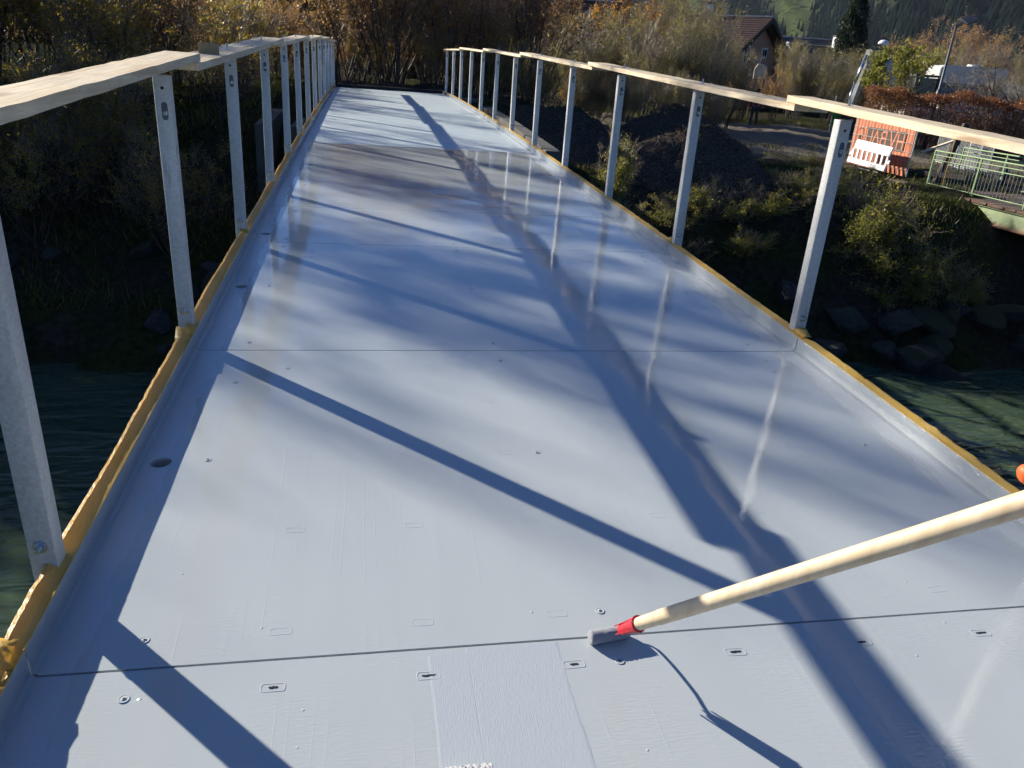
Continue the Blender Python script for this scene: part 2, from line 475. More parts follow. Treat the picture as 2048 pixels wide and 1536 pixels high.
def gz(x, y):
    x = np.asarray(x, dtype=float); y = np.asarray(y, dtype=float)
    nz = 0.10 * np.sin(x * 1.7 + 0.6 * y) * np.sin(y * 1.3 + 0.4 * x) + 0.05 * np.sin(x * 4.1 + 1.0) * np.sin(y * 3.7)
    yw = 14.0 + 0.45 * np.sin(x * 0.35) + 0.25 * np.sin(x * 0.93 + 1)
    s = y - yw
    left = sst(3.0, -3.5, x)
    top = -1.0 * (1 - left) + 0.1 * left
    wid = 4.2 * (1 - left) + 8.0 * left
    bank = -4.25 + (top + 4.25) * sst(-0.3, 1, s / wid)
    plate = top + (0.3 * (1 - left) + 0.3 * left) * sst(wid * 0.9, wid * 0.9 + 18, s)
    z = np.where(s < wid, bank, 0) + np.where(s >= wid, plate, 0)
    bed = -4.25 - 0.9 * sst(0, 4, -s)
    z = np.where(s < -0.3, bed, z)
    near = -5.15 + 5.3 * sst(-5.5, -11, y)
    z = np.where(y < -5.5, near, z)
    # ramp of fill behind the far abutment
    ramp = sst(20.5, 24, y) * sst(7.5, 2.0, np.abs(x)) * sst(60, 34, y)
    z = z + np.where(y > 14, ramp * np.maximum(0.33 - z, 0), 0)
    z = z + nz * np.where((y > 45), 0.5, 1.0)
    return z

def gzf(x, y): return float(gz(x, y))

# ground sheet (fine close by, coarse towards the horizon)
def axis_pts(lo, a, b, hi, step, n):
    inner = np.arange(a, b + 1e-6, step)
    left = a - (np.geomspace(1, 1 + (a - lo), n) - 1)[1:][::-1]
    right = b + (np.geomspace(1, 1 + (hi - b), n) - 1)[1:]
    return np.concatenate([left, inner, right])
gx = axis_pts(-2500, -34, 44, 2500, 0.5, 22)
gy = axis_pts(-2500, -14, 52, 2500, 0.5, 22)
GX, GY = np.meshgrid(gx, gy)
GZ = gz(GX, GY)
V = np.stack([GX, GY, GZ], -1).reshape(-1, 3)
nx, ny = len(gx), len(gy)
ii, jj = np.meshgrid(np.arange(nx - 1), np.arange(ny - 1))
a_ = (jj * nx + ii).ravel()
Q = np.stack([a_, a_ + 1, a_ + 1 + nx, a_ + nx], -1)
tag(add_obj("ground", np_mesh("ground", V, Q, True), M_["ground"]), kind="structure")

# river
wx = np.linspace(-150, 150, 61); wy = np.linspace(-13, 19, 17)
WX, WY = np.meshgrid(wx, wy)
V = np.stack([WX, WY, np.full_like(WX, -4.0)], -1).reshape(-1, 3)
ii, jj = np.meshgrid(np.arange(60), np.arange(16)); a_ = (jj * 61 + ii).ravel()
tag(add_obj("river_water", np_mesh("river_water", V, np.stack([a_, a_ + 1, a_ + 62, a_ + 61], -1)), M_["water"]), kind="structure")

# mountains behind the village
def mh(az, r):
    """az degrees, r metres"""
    ridge = 9.2 + 1.6 * np.sin(np.radians(az * 5 + 40)) + 0.8 * np.sin(np.radians(az * 13)) + 2.2 * sst(25, 42, az)
    rise = sst(480, 2300, r) ** 0.9
    h = np.tan(np.radians(ridge)) * 2300 * rise
    spur = sst(28, 36, az) * sst(520, 1200, r) * 75
    h = h + spur + 14 * np.sin(az * 0.9 + r * 0.008) * rise + 5 * np.sin(az * 2.3 + r * 0.021) * sst(480, 800, r)
    return h - 1.5
def meadow_mask(az, r):
    m = np.sin(az * 0.8 + 1.0 + r * 0.0025) + 0.6 * np.sin(r * 0.012 + az * 0.3)
    return (sst(-0.25, 0.15, m) * sst(30, 28.4, az) * sst(1900, 1600, r))
az = np.linspace(-100, 100, 241); rr = np.linspace(470, 2600, 70)
AZ, RR = np.meshgrid(az, rr)
V = np.stack([RR * np.sin(np.radians(AZ)), RR * np.cos(np.radians(AZ)), mh(AZ, RR)], -1).reshape(-1, 3)
ii, jj = np.meshgrid(np.arange(240), np.arange(69)); a_ = (jj * 241 + ii).ravel()
mm = np_mesh("mountain", V, np.stack([a_, a_ + 1, a_ + 242, a_ + 241], -1), True)
at = mm.attributes.new("meadow", 'FLOAT', 'POINT'); at.data.foreach_set("value", meadow_mask(AZ, RR).ravel().astype(np.float32))
tag(add_obj("mountain", mm, M_["mountain"]), kind="structure")

# far spruce forest on the slope, reads as one mass
rng = np.random.default_rng(11)
n = 26000
taz = rng.uniform(8, 48, n); tr = 520 * (2300 / 520) ** rng.uniform(0, 1, n) ** 0.8
keep = (meadow_mask(taz, tr) < 0.35) | (rng.random(n) < 0.04)
taz, tr = taz[keep], tr[keep]; n = len(taz)
bx = tr * np.sin(np.radians(taz)); by = tr * np.cos(np.radians(taz)); bz = mh(taz, tr) - 1
hh = rng.uniform(8, 15, n); rd = hh * rng.uniform(0.15, 0.22, n)
k = 5; ang = np.arange(k) * 2 * PI / k
Vv = []; 
ring = np.stack([np.cos(ang), np.sin(ang)], -1)
base = np.zeros((n, k, 3)); base[..., 0] = bx[:, None] + rd[:, None] * ring[None, :, 0]; base[..., 1] = by[:, None] + rd[:, None] * ring[None, :, 1]; base[..., 2] = bz[:, None]
apex = np.stack([bx + rng.normal(0, .3, n), by, bz + hh], -1)[:, None, :]
V = np.concatenate([base, apex], 1).reshape(-1, 3)
o = (np.arange(n) * (k + 1))[:, None]
T = np.concatenate([np.stack([o + i, o + (i + 1) % k, o + k], -1).reshape(-1, 3) for i in range(k)])
tag(add_obj("spruce_forest", np_mesh("spruce_forest", V, T), M_["far_needle"]), "dark blue-green spruce forest covering the mountain slope", "forest", kind="stuff")

# ------------------------------------------------------------------ the new footbridge
bridge = empty("footbridge", (0, 0, 0), 0, "new steel footbridge with freshly painted grey deck, galvanised posts and raw timber handrails", "bridge")
JOINTS = [-4.33, -2.38, -0.43, 1.5208, 3.4709, 5.405, 6.5644, 8.6216, 10.4811, 12.43, 14.38, 16.33, 18.28, 20.23, 22.18, 23.62]
GAP = 0.007
HW = 1.5
rng = np.random.default_rng(3)
COLS = (-0.958, -0.592, -0.228, 0.211, 0.581, 0.951)

# shared small parts
def ring_mesh(name, w, h, ridge, hgt, n=5, cr=0.006):
    """rounded rectangle weld bead lying in the deck"""
    pts = []
    for cx, cy, a0 in ((w / 2 - cr, h / 2 - cr, 0), (-w / 2 + cr, h / 2 - cr, PI / 2), (-w / 2 + cr, -h / 2 + cr, PI), (w / 2 - cr, -h / 2 + cr, 1.5 * PI)):
        for i in range(3):
            a = a0 + i * PI / 4
            pts.append((cx + cr * math.cos(a), cy + cr * math.sin(a)))
    mb = MB(); m = len(pts); vs = []
    for off, z in ((-ridge, -0.001), (-ridge * 0.3, hgt), (ridge * 0.3, hgt), (ridge, -0.001)):
        for x, y in pts:
            l = math.hypot(x, y)
            vs.append((x * (1 + off / (w / 2)), y * (1 + off / (h / 2)), z))
    fs = []
    for rr_ in range(3):
        for i in range(m):
            a = rr_ * m + i; b = rr_ * m + (i + 1) % m
            fs.append((a, b, b + m, a + m))
    mb.add(vs, fs)
    return mb.mesh(name, True)
slot_me = ring_mesh("weld_slot", 0.055, 0.024, 0.0032, 0.0009)
slot_me.materials.append(M_["deck"])
# unfilled slot of the nearest panel: dark ragged opening inside the bead
mbs = MB()
prof = [(-0.021, 0), (-0.018, 0.004), (-0.008, 0.003), (0.002, 0.005), (0.012, 0.003), (0.020, 0.004), (0.022, 0.0), (0.015, -0.003), (0.004, -0.002), (-0.006, -0.004), (-0.016, -0.003)]
mbs.prism(prof, 2, -0.002, 0.0009)
slit_me = mbs.mesh("slot_opening"); slit_me.materials.append(M_["dark"])
mbb = MB()
def ringlathe(mb, prof, n=20):
    vs = []; fs = []
    for r, z in prof:
        for k in range(n): vs.append((r * math.cos(2 * PI * k / n), r * math.sin(2 * PI * k / n), z))
    for i in range(len(prof) - 1):
        for k in range(n): fs.append((i * n + k, i * n + (k + 1) % n, (i + 1) * n + (k + 1) % n, (i + 1) * n + k))
    mb.add(vs, fs)
ringlathe(mbb, [(0.0135, -0.001), (0.0125, 0.0013), (0.011, 0.0013), (0.0095, 0.0004), (0.005, 0.0006), (0.0048, 0.0016), (0.003, 0.0016)])
bolt_me = mbb.mesh("countersunk_bolt", True); bolt_me.materials.append(M_["deck"])
mbc = MB(); ringlathe(mbc, [(0.0032, 0.0017), (0.0001, 0.0017)], 10)
sock_me = mbc.mesh("bolt_socket"); sock_me.materials.append(M_["dark"])

def deck_panel(i, y0, y1):
    y0 += GAP / 2; y1 -= GAP / 2
    L = y1 - y0
    rows = [y0 + 0.092 + 0.433 * k for k in range(int((L - 0.1) / 0.433) + 1)]
    nxp, nyp = 31, max(12, int(L / 0.05))
    xs = np.linspace(-HW, HW, nxp); ys = np.linspace(y0, y1, nyp)
    XX, YY = np.meshgrid(xs, ys)
    Zs = np.array([zd(y) for y in ys])[:, None] * np.ones_like(XX)
    # plate sags a little between the welded ribs
    r_all = [y0 - 0.34] + rows + [rows[-1] + 0.433]
    sag = np.zeros_like(ys)
    for a, b in zip(r_all[:-1], r_all[1:]):
        A = rng.uniform(0.0004, 0.0011)
        m = (ys >= a) & (ys < b)
        sag[m] = A * np.sin(PI * (ys[m] - a) / (b - a)) ** 2
    Zs = Zs - sag[:, None] * (0.6 + 0.4 * np.cos(XX * 1.9 + i))
    Vt = np.stack([XX, YY, Zs], -1).reshape(-1, 3)
    Vb = Vt.copy(); Vb[:, 2] -= 0.010
    a_i, a_j = np.meshgrid(np.arange(nxp - 1), np.arange(nyp - 1)); a = (a_j * nxp + a_i).ravel()
    Qt = np.stack([a, a + 1, a + 1 + nxp, a + nxp], -1)
    N = len(Vt)
    border = list(range(nxp)) + [nxp - 1 + nxp * r for r in range(1, nyp)] + [nxp * (nyp - 1) + c for c in range(nxp - 2, -1, -1)] + [nxp * r for r in range(nyp - 2, 0, -1)]
    side = [(b, border[(q + 1) % len(border)], border[(q + 1) % len(border)] + N, b + N)[::-1] for q, b in enumerate(border)]
    Qa = np.concatenate([Qt, (Qt + N)[:, ::-1], np.array(side)])
    me = np_mesh("deck_panel", np.concatenate([Vt, Vb]), Qa)
    smooth_by_angle(me, 30)
    pale = y0 > 10.4
    # round drain hole beside the left kerb
    hy = None
    if i in (3, 4, 5): hy = {3: 2.472, 4: 4.408, 5: 5.625}[i]
    o = add_obj("deck_panel", me, M_["deck_pale"] if pale else M_["deck"], bridge)
    if hy is not None:
        cut = MB().disc_cyl((-1.43, hy), 0.034, zd(hy) - 0.1, zd(hy) + 0.1, 20).build("cut", M_["deck"])
        md = o.modifiers.new("b", 'BOOLEAN'); md.operation = 'DIFFERENCE'; md.object = cut; md.solver = 'EXACT'
        bpy.context.view_layer.update()
        dg = bpy.context.evaluated_depsgraph_get()
        new = bpy.data.meshes.new_from_object(o.evaluated_get(dg))
        o.modifiers.clear(); o.data = new; new.name = "deck_panel"
        bpy.data.objects.remove(cut)
        pipe = MB(); z = zd(hy)
        pipe.tube([(-1.43, hy, z - 0.07), (-1.43, hy, z - 0.011)], 0.0355, 20, cap=False)
        pipe.disc_cyl((-1.43, hy), 0.0355, z - 0.075, z - 0.07, 20)
        pipe.bar((-1.46, hy - .01, z - .05), (-1.40, hy + .012, z - .045), .012, .012); pipe.bar((-1.445, hy - .03, z - .06), (-1.425, hy + .03, z - .04), .014, .01)
        pipe.build("drain_pipe", M_["galv"], o)
    if not pale and y1 > 0.9:
        near = i == 2
        for ry in (rows if not near else [y1 - 0.085, y1 - 0.52]):
            for x in COLS:
                s = add_obj("weld_slot", slot_me, None, o)
                s.location = (x + rng.uniform(-.004, .004), ry, zd(ry) - (0.0003 if near else 0.0006))
                s.rotation_euler = (0.04, 0, rng.uniform(-0.05, 0.05))
                if near:
                    s2 = add_obj("slot_opening", slit_me, None, o); s2.location = (s.location.x, s.location.y, s.location.z + 0.0004)
                    s2.scale = (rng.uniform(.5, .85), rng.uniform(.45, .9), 1)
        bl = [y1 - 0.085] if near else ([rows[0], rows[2], rows[-1]] if len(rows) > 3 else [rows[0], rows[-1]])
        for ry in bl:
            for x in (-1.28, -0.108, 1.27):
                s = add_obj("countersunk_bolt", bolt_me, None, o); s.location = (x, ry, zd(ry))
                s3 = add_obj("bolt_socket", sock_me, None, o); s3.location = (x, ry, zd(ry) + 0.0003)
        if not near and len(rows) > 3:
            for x, ry in ((-1.08, y1 - 0.2), (-1.28, y1 - 0.345), (-1.084, y1 - 0.348), (1.24, y1 - .25)):
                s = add_obj("countersunk_bolt", bolt_me, None, o); s.location = (x, ry, zd(ry) - 0.0008); s.scale = (1.1, 1.1, 0.8)
    return o

panels = []
for i, (a, b) in enumerate(zip(JOINTS[:-1], JOINTS[1:])):
    panels.append(deck_panel(i, a, b))

# laps of fresh, still ribbed paint on the nearest panel
def mat_rib():
    t = NT("wet_rolled_paint"); co = t.coord()
    r1 = t.noise(t.mapping(co, (420, 45, 1)), 1.0, 3, 0.55, 0.5)
    return t.p(color=(0.475, 0.52, 0.55), rough=0.14, normal=t.bump(r1, 0.0006))
M_["rib"] = mat_rib()
def stripe(x0, x1, y0, y1, dz, mat):
    mb = MB(); nn = 14; ys = np.linspace(y0, y1, nn); vs = []; fs = []
    for k, y in enumerate(ys):
        z = zd(y) + dz
        w = [random.uniform(-.0015, .0015) for _ in range(2)]
        vs += [(x0 + w[0] - .006, y, z - dz * 1.1), (x0 + w[0], y, z), (x1 + w[1], y, z), (x1 + w[1] + .006, y, z - dz * 1.1)]
    for k in range(nn - 1):
        for c in range(3): fs.append((k * 4 + c, k * 4 + c + 1, k * 4 + c + 5, k * 4 + c + 4))
    mb.add(vs, fs)
    mb.build("paint_lap", mat, panels[2])
stripe(-0.585, -0.492, 0.55, 1.497, 0.0005, M_["rib"])
stripe(-0.489, -0.26, 0.45, 1.512, 0.0004, M_["rib"])

# kerbs, light-blocking plates under the joints, girders
for i, (a, b) in enumerate(zip(JOINTS[:-1], JOINTS[1:])):
    y0, y1 = a + GAP / 2, b - GAP / 2
    for sgn in (-1, 1):
        mb = MB(); nn = 8
        prof = [(0.0, -0.009), (-0.004, 0.004), (0.0, 0.010), (0.001, 0.078), (0.003, 0.082), (0.009, 0.082), (0.011, 0.078), (0.011, -0.18), (0.0, -0.18)]
        prof = [(-0.012, 0.0015), (0.0, 0.010), (0.001, 0.077), (0.003, 0.080), (0.010, 0.080), (0.012, 0.077), (0.012, -0.20), (0.002, -0.20), (0.002, -0.004), (-0.011, -0.004)]
        m = len(prof); vs = []; fs = []
        for k in range(nn):
            y = y0 + (y1 - y0) * k / (nn - 1)
            vs += [(sgn * (HW + px), y, zd(y) + pz) for px, pz in prof]
        for k in range(nn - 1):
            for c in range(m):
                fs.append((k * m + c, k * m + (c + 1) % m, (k + 1) * m + (c + 1) % m, (k + 1) * m + c))
        fs += [tuple(range(m)), tuple(range((nn - 1) * m, nn * m))]
        mb.add(vs, fs)
        ko = mb.build("kerb", M_["kerb"], bridge); smooth_by_angle(ko.data, 40)
for b in JOINTS:
    MB().box((0, b, zd(b) - 0.075), (2.9, 0.14, 0.10)).build("gap_light_block", M_["dark"], bridge)  # near-black plate added under each joint, stops light leaking through the gap
for sx in (-1.05, 1.05):
    mb = MB()
    for a, b in zip(JOINTS[:-1], JOINTS[1:]):
        mb.bar((sx, a, zd(a) - 0.45), (sx, b, zd(b) - 0.45), 0.28, 0.62)
    mb.build("girder", M_["steel_dark"], bridge)
# black strip seal at the far end of the deck
mb = MB(); mb.box((0, 23.68, zd(23.62) + 0.03), (3.05, 0.10, 0.11)); mb.build("end_seal", M_["dark"], bridge)

# posts ------------------------------------------------------------------
PW, PD = 0.066, 0.062
def post_mesh():
    mb = MB()
    w, d, cr = PW / 2, PD / 2, 0.008
    pts = []
    for cx, cy, a0 in ((w - cr, d - cr, 0), (-w + cr, d - cr, PI / 2), (-w + cr, -d + cr, PI), (w - cr, -d + cr, 1.5 * PI)):
        for i in range(3):
            a = a0 + i * PI / 4; pts.append((cx + cr * math.cos(a), cy + cr * math.sin(a)))
    mb.prism(pts, 2, -0.28, 1.158)
    me = mb.mesh("post"); smooth_by_angle(me, 30); me.materials.append(M_["galv"]); return me
post_me = post_mesh()
def disc_y(mb, x, z, r, y, th=0.001, n=12):
    mb.tube([(x, y, z), (x, y - th, z)], r, n)
mb = MB(); disc_y(mb, 0, 0, 0.0065, 0.0); hole_me = mb.mesh("bolt_hole"); hole_me.materials.append(M_["dark"])
mb = MB()
pts = [(0.012 * math.cos(a), 0.024 + 0.012 * math.sin(a)) for a in np.linspace(0, PI, 7)] + [(0.012 * math.cos(a), -0.024 + 0.012 * math.sin(a)) for a in np.linspace(PI, 2 * PI, 7)]
mb.prism(pts, 1, 0.0, -0.0012)
slotp_me = mb.mesh("slotted_hole"); slotp_me.materials.append(M_["steel_dark"])
mb = MB()
mb.tube([(0, 0, 0), (0, -0.004, 0)], 0.018, 14)
mb.tube([(0, -0.004, 0), (0, -0.014, 0)], 0.0125, 6)
mb.tube([(0, -0.014, 0), (0, -0.026, 0)], 0.007, 8)
nut_me = mb.mesh("hex_bolt"); smooth_by_angle(nut_me, 30); nut_me.materials.append(M_["zinc"])
mb = MB()
mb.tube([(0, 0, 0), (0, 0, 0.034)], 0.0065, 8); mb.tube([(0, 0, 0), (0, 0, 0.004)], 0.016, 12)
rod_me = mb.mesh("threaded_rod"); smooth_by_angle(rod_me, 30); rod_me.materials.append(M_["zinc"])

left_y = [0.02, 1.83] + [1.8043 + 1.7821 * i for i in range(1, 13)]
right_y = [0.016, 1.798] + [3.5801 + 1.7821 * i for i in range(12)]
PX = 1.553
for sgn, ysp in ((-1, left_y), (1, right_y)):
    for y in ysp:
        p = add_obj("post", post_me, None, bridge)
        p.location = (sgn * PX, y, zd(y)); p.rotation_euler = (random.uniform(-.004, .004), random.uniform(-.006, .006), random.uniform(-.02, .02))
        front = -PD / 2
        h1 = add_obj("bolt_hole", hole_me, None, p); h1.location = (0.002, front, 1.11)
        s1 = add_obj("slotted_hole", slotp_me, None, p); s1.location = (0.004, front, 1.02)
        b1 = add_obj("hex_bolt", nut_me, None, p); b1.location = (0.006, front, 1.012); b1.scale = (.55, .8, .55)
        b2 = add_obj("hex_bolt", nut_me, None, p); b2.location = (0.0, front, 0.155); b2.rotation_euler = (0, random.uniform(0, 1), 0)

# handrail planks ----------------------------------------------------------
PLJ = [-4.2, 0.02, 4.0, 7.95, 11.75, 15.6, 19.5, 23.42]
RAIL_Z = 1.158
def lift_of(t, k): return 0.036 * max(0.0, t) ** 1.6 if k < len(PLJ) - 2 else 0.0
def handrail(sgn, k, ya, yb):
    r_ = random.Random(100 * k + (sgn > 0))
    nn = 40; T = 0.033
    xi = {1: 1.490, 2: 1.472}.get(k, 1.470) + r_.uniform(-.004, .006); xo = xi + {1: 0.150, 2: 0.20}.get(k, .18) + r_.uniform(-.005, .01)
    skew = r_.uniform(-.012, .012)
    yb2 = yb + 0.05; ya2 = ya - 0.06
    vs = []; fs = []
    for j in range(nn + 1):
        t = j / nn; y = ya2 + (yb2 - ya2) * t
        # each plank lies on the posts; its far end rides up on the next plank
        lift = lift_of(t, k)
        bow = 0.010 * math.sin(PI * 2 * t + k)
        z = zd(y) + RAIL_Z + 0.002 + float(lift) + (0.004 * bow)
        ww = [r_.uniform(-.0022, .0022) for _ in range(4)]
        dx = skew * (t - .5) + 0.008 * math.sin(PI * t + k)
        vs += [(sgn * (xi + dx + ww[0]), y, z + T + ww[1] * .6), (sgn * (xo + dx + ww[2]), y, z + T + ww[3] * .5), (sgn * (xo + dx), y, z), (sgn * (xi + dx + ww[1]), y, z + ww[0] * .4)]
    for j in range(nn):
        for c in range(4):
            fs.append((j * 4 + c, j * 4 + (c + 1) % 4, (j + 1) * 4 + (c + 1) % 4, (j + 1) * 4 + c))
    fs += [(0, 1, 2, 3), (nn * 4, nn * 4 + 1, nn * 4 + 2, nn * 4 + 3)]
    mb = MB(); mb.add(vs, fs)
    o = mb.build("handrail_plank", M_["plank"], bridge)
    # splinters along the sawn edges and the rods that come up through the plank
    sp = MB()
    for _ in range(26):
        t = r_.random(); y = ya2 + (yb2 - ya2) * t
        z = zd(y) + RAIL_Z + T * r_.choice((0.02, 1.0)) + lift_of(t, k)
        x = sgn * (r_.choice((xi, xo)) + skew * (t - .5)); l = r_.uniform(.006, .022)
        sp.tube([(x, y, z), (x + r_.uniform(-.006, .006), y + l, z + r_.uniform(-.008, .006))], [0.0012, 0.0003], 3)
    sp.build("splinter", M_["plank"], o)
    for y in (left_y if sgn < 0 else right_y):
        if ya + .1 < y < yb - .1 and not (sgn < 0 and 3 < y < 4):
            t = (y - ya2) / (yb2 - ya2)
            rd_ = add_obj("threaded_rod", rod_me, None, o)
            rd_.location = (sgn * (PX + .01), y, zd(y) + RAIL_Z + 0.002 + T + lift_of(t, k))
for k, (a, b) in enumerate(zip(PLJ[:-1], PLJ[1:])):
    handrail(-1, k, a, b); handrail(1, k, a, b)

# masking paper on the kerbs ----------------------------------------------
def paper(sgn, ya, yb, seed, high, wide):
    """flat strip of kraft paper stuck over the kerb edge, creased and standing off outside"""
    r_ = random.Random(seed); nn = max(6, int((yb - ya) / 0.016))
    # cross profile: stuck edge, top of kerb, flat leaf, fold, hanging edge
    prof = [(0.0012, 0.070, 0), (0.0022, 0.0815, 0), (0.011, 0.0835, .25), (.35, .35, 1), (.72, .85, 1), (1.0, .80, 1), (1.06, .30, 1), (1.0, -.45, 1)]
    pr = len(prof)
    creases = [(r_.uniform(ya, yb), r_.uniform(.010, .05), r_.uniform(-1, 1)) for _ in range(int((yb - ya) * 9))]
    ph = [r_.uniform(0, 6.28) for _ in range(4)]
    vs = []; fs = []
    for j in range(nn + 1):
        t = j / nn; y = ya + (yb - ya) * t
        endp = min(t, 1 - t) * (yb - ya)
        pinch = 1 - 0.7 * math.exp(-(endp / 0.07) ** 2)
        cr = sum(a * max(0, 1 - abs(y - c) / w) for c, w, a in creases)
        slow = .5 * math.sin(y * 3.1 + ph[0]) + .3 * math.sin(y * 7.7 + ph[1])
        W_ = wide * (.6 + .4 * pinch) * (1 + .10 * slow); H_ = high * pinch * (1 + .25 * slow)
        for c, (u, v, free) in enumerate(prof):
            if free < 1: x, z = HW + u, v
            else:
                x = HW + .011 + W_ * u + .002 * cr * v + r_.uniform(-.0005, .0005)
                z = .0835 + H_ * v + .0045 * cr * u + r_.uniform(-.0005, .0005)
            vs.append((sgn * x, y, zd(y) + z))
    for j in range(nn):
        for c in range(pr - 1):
            a = j * pr + c; fs.append((a, a + 1, a + pr + 1, a + pr))
    mb = MB(); mb.add(vs, fs); me = mb.mesh("masking_paper")
    smooth_by_angle(me, 22)
    o = add_obj("masking_paper", me, M_["paper"], bridge)
    sd = o.modifiers.new("thickness", 'SOLIDIFY'); sd.thickness = 0.0004
ends_l = [-0.5, 1.44, 3.44, 5.36] + [5.36 + 1.7821 * i for i in range(1, 11)]
ends_r = [-0.5, 1.6, 3.42, 5.38] + [5.38 + 1.7821 * i for i in range(1, 11)]
for k in range(len(ends_l) - 1):
    paper(-1, ends_l[k] + .012, ends_l[k + 1] + .02, 40 + k, 0.022, .038)
for k in range(len(ends_r) - 1):
    paper(1, ends_r[k] + .012, ends_r[k + 1] + .03, 80 + k, 0.009, .030)

def flap(sgn, y, l, w, lift, turn):
    mb = MB(); vs = []; fs = []; nn = 6
    for i in range(nn + 1):
        t = i / nn
        for k in range(3):
            u = k / 2
            vs.append((sgn * (HW + .006 + w * u + .012 * t * turn), y + l * t, zd(y) + .088 + lift * math.sin(t * 2.2) * (.4 + .6 * u) + .004 * math.sin(9 * t + k)))
    for i in range(nn):
        for k in range(2): a = i * 3 + k; fs.append((a, a + 1, a + 4, a + 3))
    mb.add(vs, fs); o = add_obj("masking_paper", mb.mesh("masking_paper", True), M_["paper"], bridge)
    sd = o.modifiers.new("thickness", 'SOLIDIFY'); sd.thickness = 0.0004
for a in ((-1, 1.40, .14, .05, .030, 1), (-1, 1.30, .10, .075, .018, -1), (-1, 3.36, .13, .055, .032, 1), (1, 3.44, .13, .055, .022, 1), (1, 5.40, .10, .05, .02, 1), (-1, 5.30, .11, .05, .03, 1), (1, 1.62, .12, .05, .02, 1)): flap(*a)

# small offcut of board left on the left handrail
t_off = (4.62 + 0.02) / 1
ob = MB(); ob.box((0, 0, 0.028), (0.105, 0.012, 0.056)); 
oz = zd(4.72) + RAIL_Z + 0.002 + 0.033 + lift_of((4.72 - 3.94) / 4.06, 2)
ob.build("board_offcut", mat_simple("brown_board", (0.40, 0.27, 0.13), 0.7, 0, .15, 20), None, bevel=.001, loc=(-1.56, 4.72, oz), rot=(0, 0, 0.25))
tag(bpy.data.objects["board_offcut"], "small brown board offcut standing on edge on the left handrail", "offcut")

# ------------------------------------------------------------------ paint rollers
def mat_nap(name, col):
    t = NT(name); co = t.coord()
    return t.p(color=t.ramp(t.noise(co, 300, 3), [(0.3, tuple(c * .7 for c in col)), (0.7, col)]), rough=0.75, normal=t.bump(t.noise(co, 500, 3), 0.0025), sheen=0.3)
def nap_roller(mb, a, b, r, n=22, m=24, jit=.0012, seed=1):
    r_ = random.Random(seed); a = Vector(a); b = Vector(b); d = (b - a).normalized()
    x = d.cross(Vector((0, 0, 1))).normalized(); y = d.cross(x)
    vs = []; fs = []
    prof = [(0, .35), (0.0, .8), (0.025, 1.0)] + [(t, 1.0) for t in np.linspace(.06, .94, m)] + [(.975, 1.0), (1.0, .8), (1.0, .35)]
    for t, k in prof:
        for q in range(n):
            an = 2 * PI * q / n; rr_ = r * k + r_.uniform(-jit, jit)
            vs.append(a + (b - a) * t + (x * math.cos(an) + y * math.sin(an)) * rr_)
    for i in range(len(prof) - 1):
        for q in range(n): fs.append((i * n + q, i * n + (q + 1) % n, (i + 1) * n + (q + 1) % n, (i + 1) * n + q))
    fs += [tuple(range(n)), tuple(range((len(prof) - 1) * n, len(prof) * n))]
    mb.add(vs, fs)
wood_pole = NT("planed_pole_wood"); _co = wood_pole.coord()
wood_pole.p(color=wood_pole.ramp(wood_pole.noise(wood_pole.mapping(_co, (40, 40, 6)), 1.0, 4, .6, .5), [(.3, (.62, .46, .28)), (.7, (.78, .64, .44))]), rough=.5)
red = mat_simple("red_plastic", (0.62, 0.022, 0.035), 0.35, 0, .06)
roller = empty("paint_roller", (-0.12, 1.5, zd(1.5)), 0, "grey foam paint roller with red socket on a pale wooden pole", "roller")
def rel(root, p): return Vector(p) - root.location
zr = zd(1.5)
RA, RB = (-0.172, 1.497, zr + 0.0195), (-0.062, 1.512, zr + 0.0195)
mb = MB(); nap_roller(mb, rel(roller, RA), rel(roller, RB), 0.0185)
mb.build("roller_sleeve", mat_nap("grey_roller_nap", (0.36, 0.36, 0.39)), roller, smooth=True)
P_A = Vector((-0.122, 1.425, 0.163)); P_B = Vector((0.205, 0.81, 0.896)); PD_ = (P_B - P_A).normalized()
mb = MB()
wire = [RB, (-0.050, 1.5125, zr + 0.0200), (-0.0435, 1.509, zr + 0.0235), (-0.044, 1.503, zr + 0.031), (-0.062, 1.485, zr + 0.052), (-0.092, 1.455, zr + 0.080), tuple(P_A), tuple(P_A + PD_ * 0.05)]
wp_ = [Vector(p) for p in wire]; sm = []
for i in range(len(wp_) - 1):
    p0, p1, p2, p3 = wp_[max(i - 1, 0)], wp_[i], wp_[i + 1], wp_[min(i + 2, len(wp_) - 1)]
    for k in range(6):
        u = k / 6; sm.append(.5 * ((2 * p1) + (p2 - p0) * u + (2 * p0 - 5 * p1 + 4 * p2 - p3) * u * u + (3 * p1 - p0 - 3 * p2 + p3) * u ** 3))
sm.append(wp_[-1])
mb.tube([rel(roller, p) for p in sm], 0.0032, 8)
mb.build("wire_frame", M_["zinc"], roller, smooth=True)
mb = MB()
sock_path = [P_A - PD_ * .004, P_A + PD_ * .008, P_A + PD_ * .04, P_A + PD_ * .066, P_A + PD_ * .074, P_A + PD_ * .0745]
mb.tube([rel(roller, p) for p in sock_path], [.009, .0125, .0165, .0195, .0212, .0185], 14)
for k in range(4):
    an = k * PI / 2 + .4; xx = PD_.cross(Vector((0, 0, 1))).normalized(); yy = PD_.cross(xx)
    q = xx * math.cos(an) + yy * math.sin(an)
    mb.bar(rel(roller, P_A + PD_ * .07 + q * .018), rel(roller, P_A - PD_ * .008 + q * .014), .004, .003)
o = mb.build("socket", red, roller, smooth=False)
smooth_by_angle(o.data, 40)
mb = MB()
pole_end = P_B + PD_ * 0.45
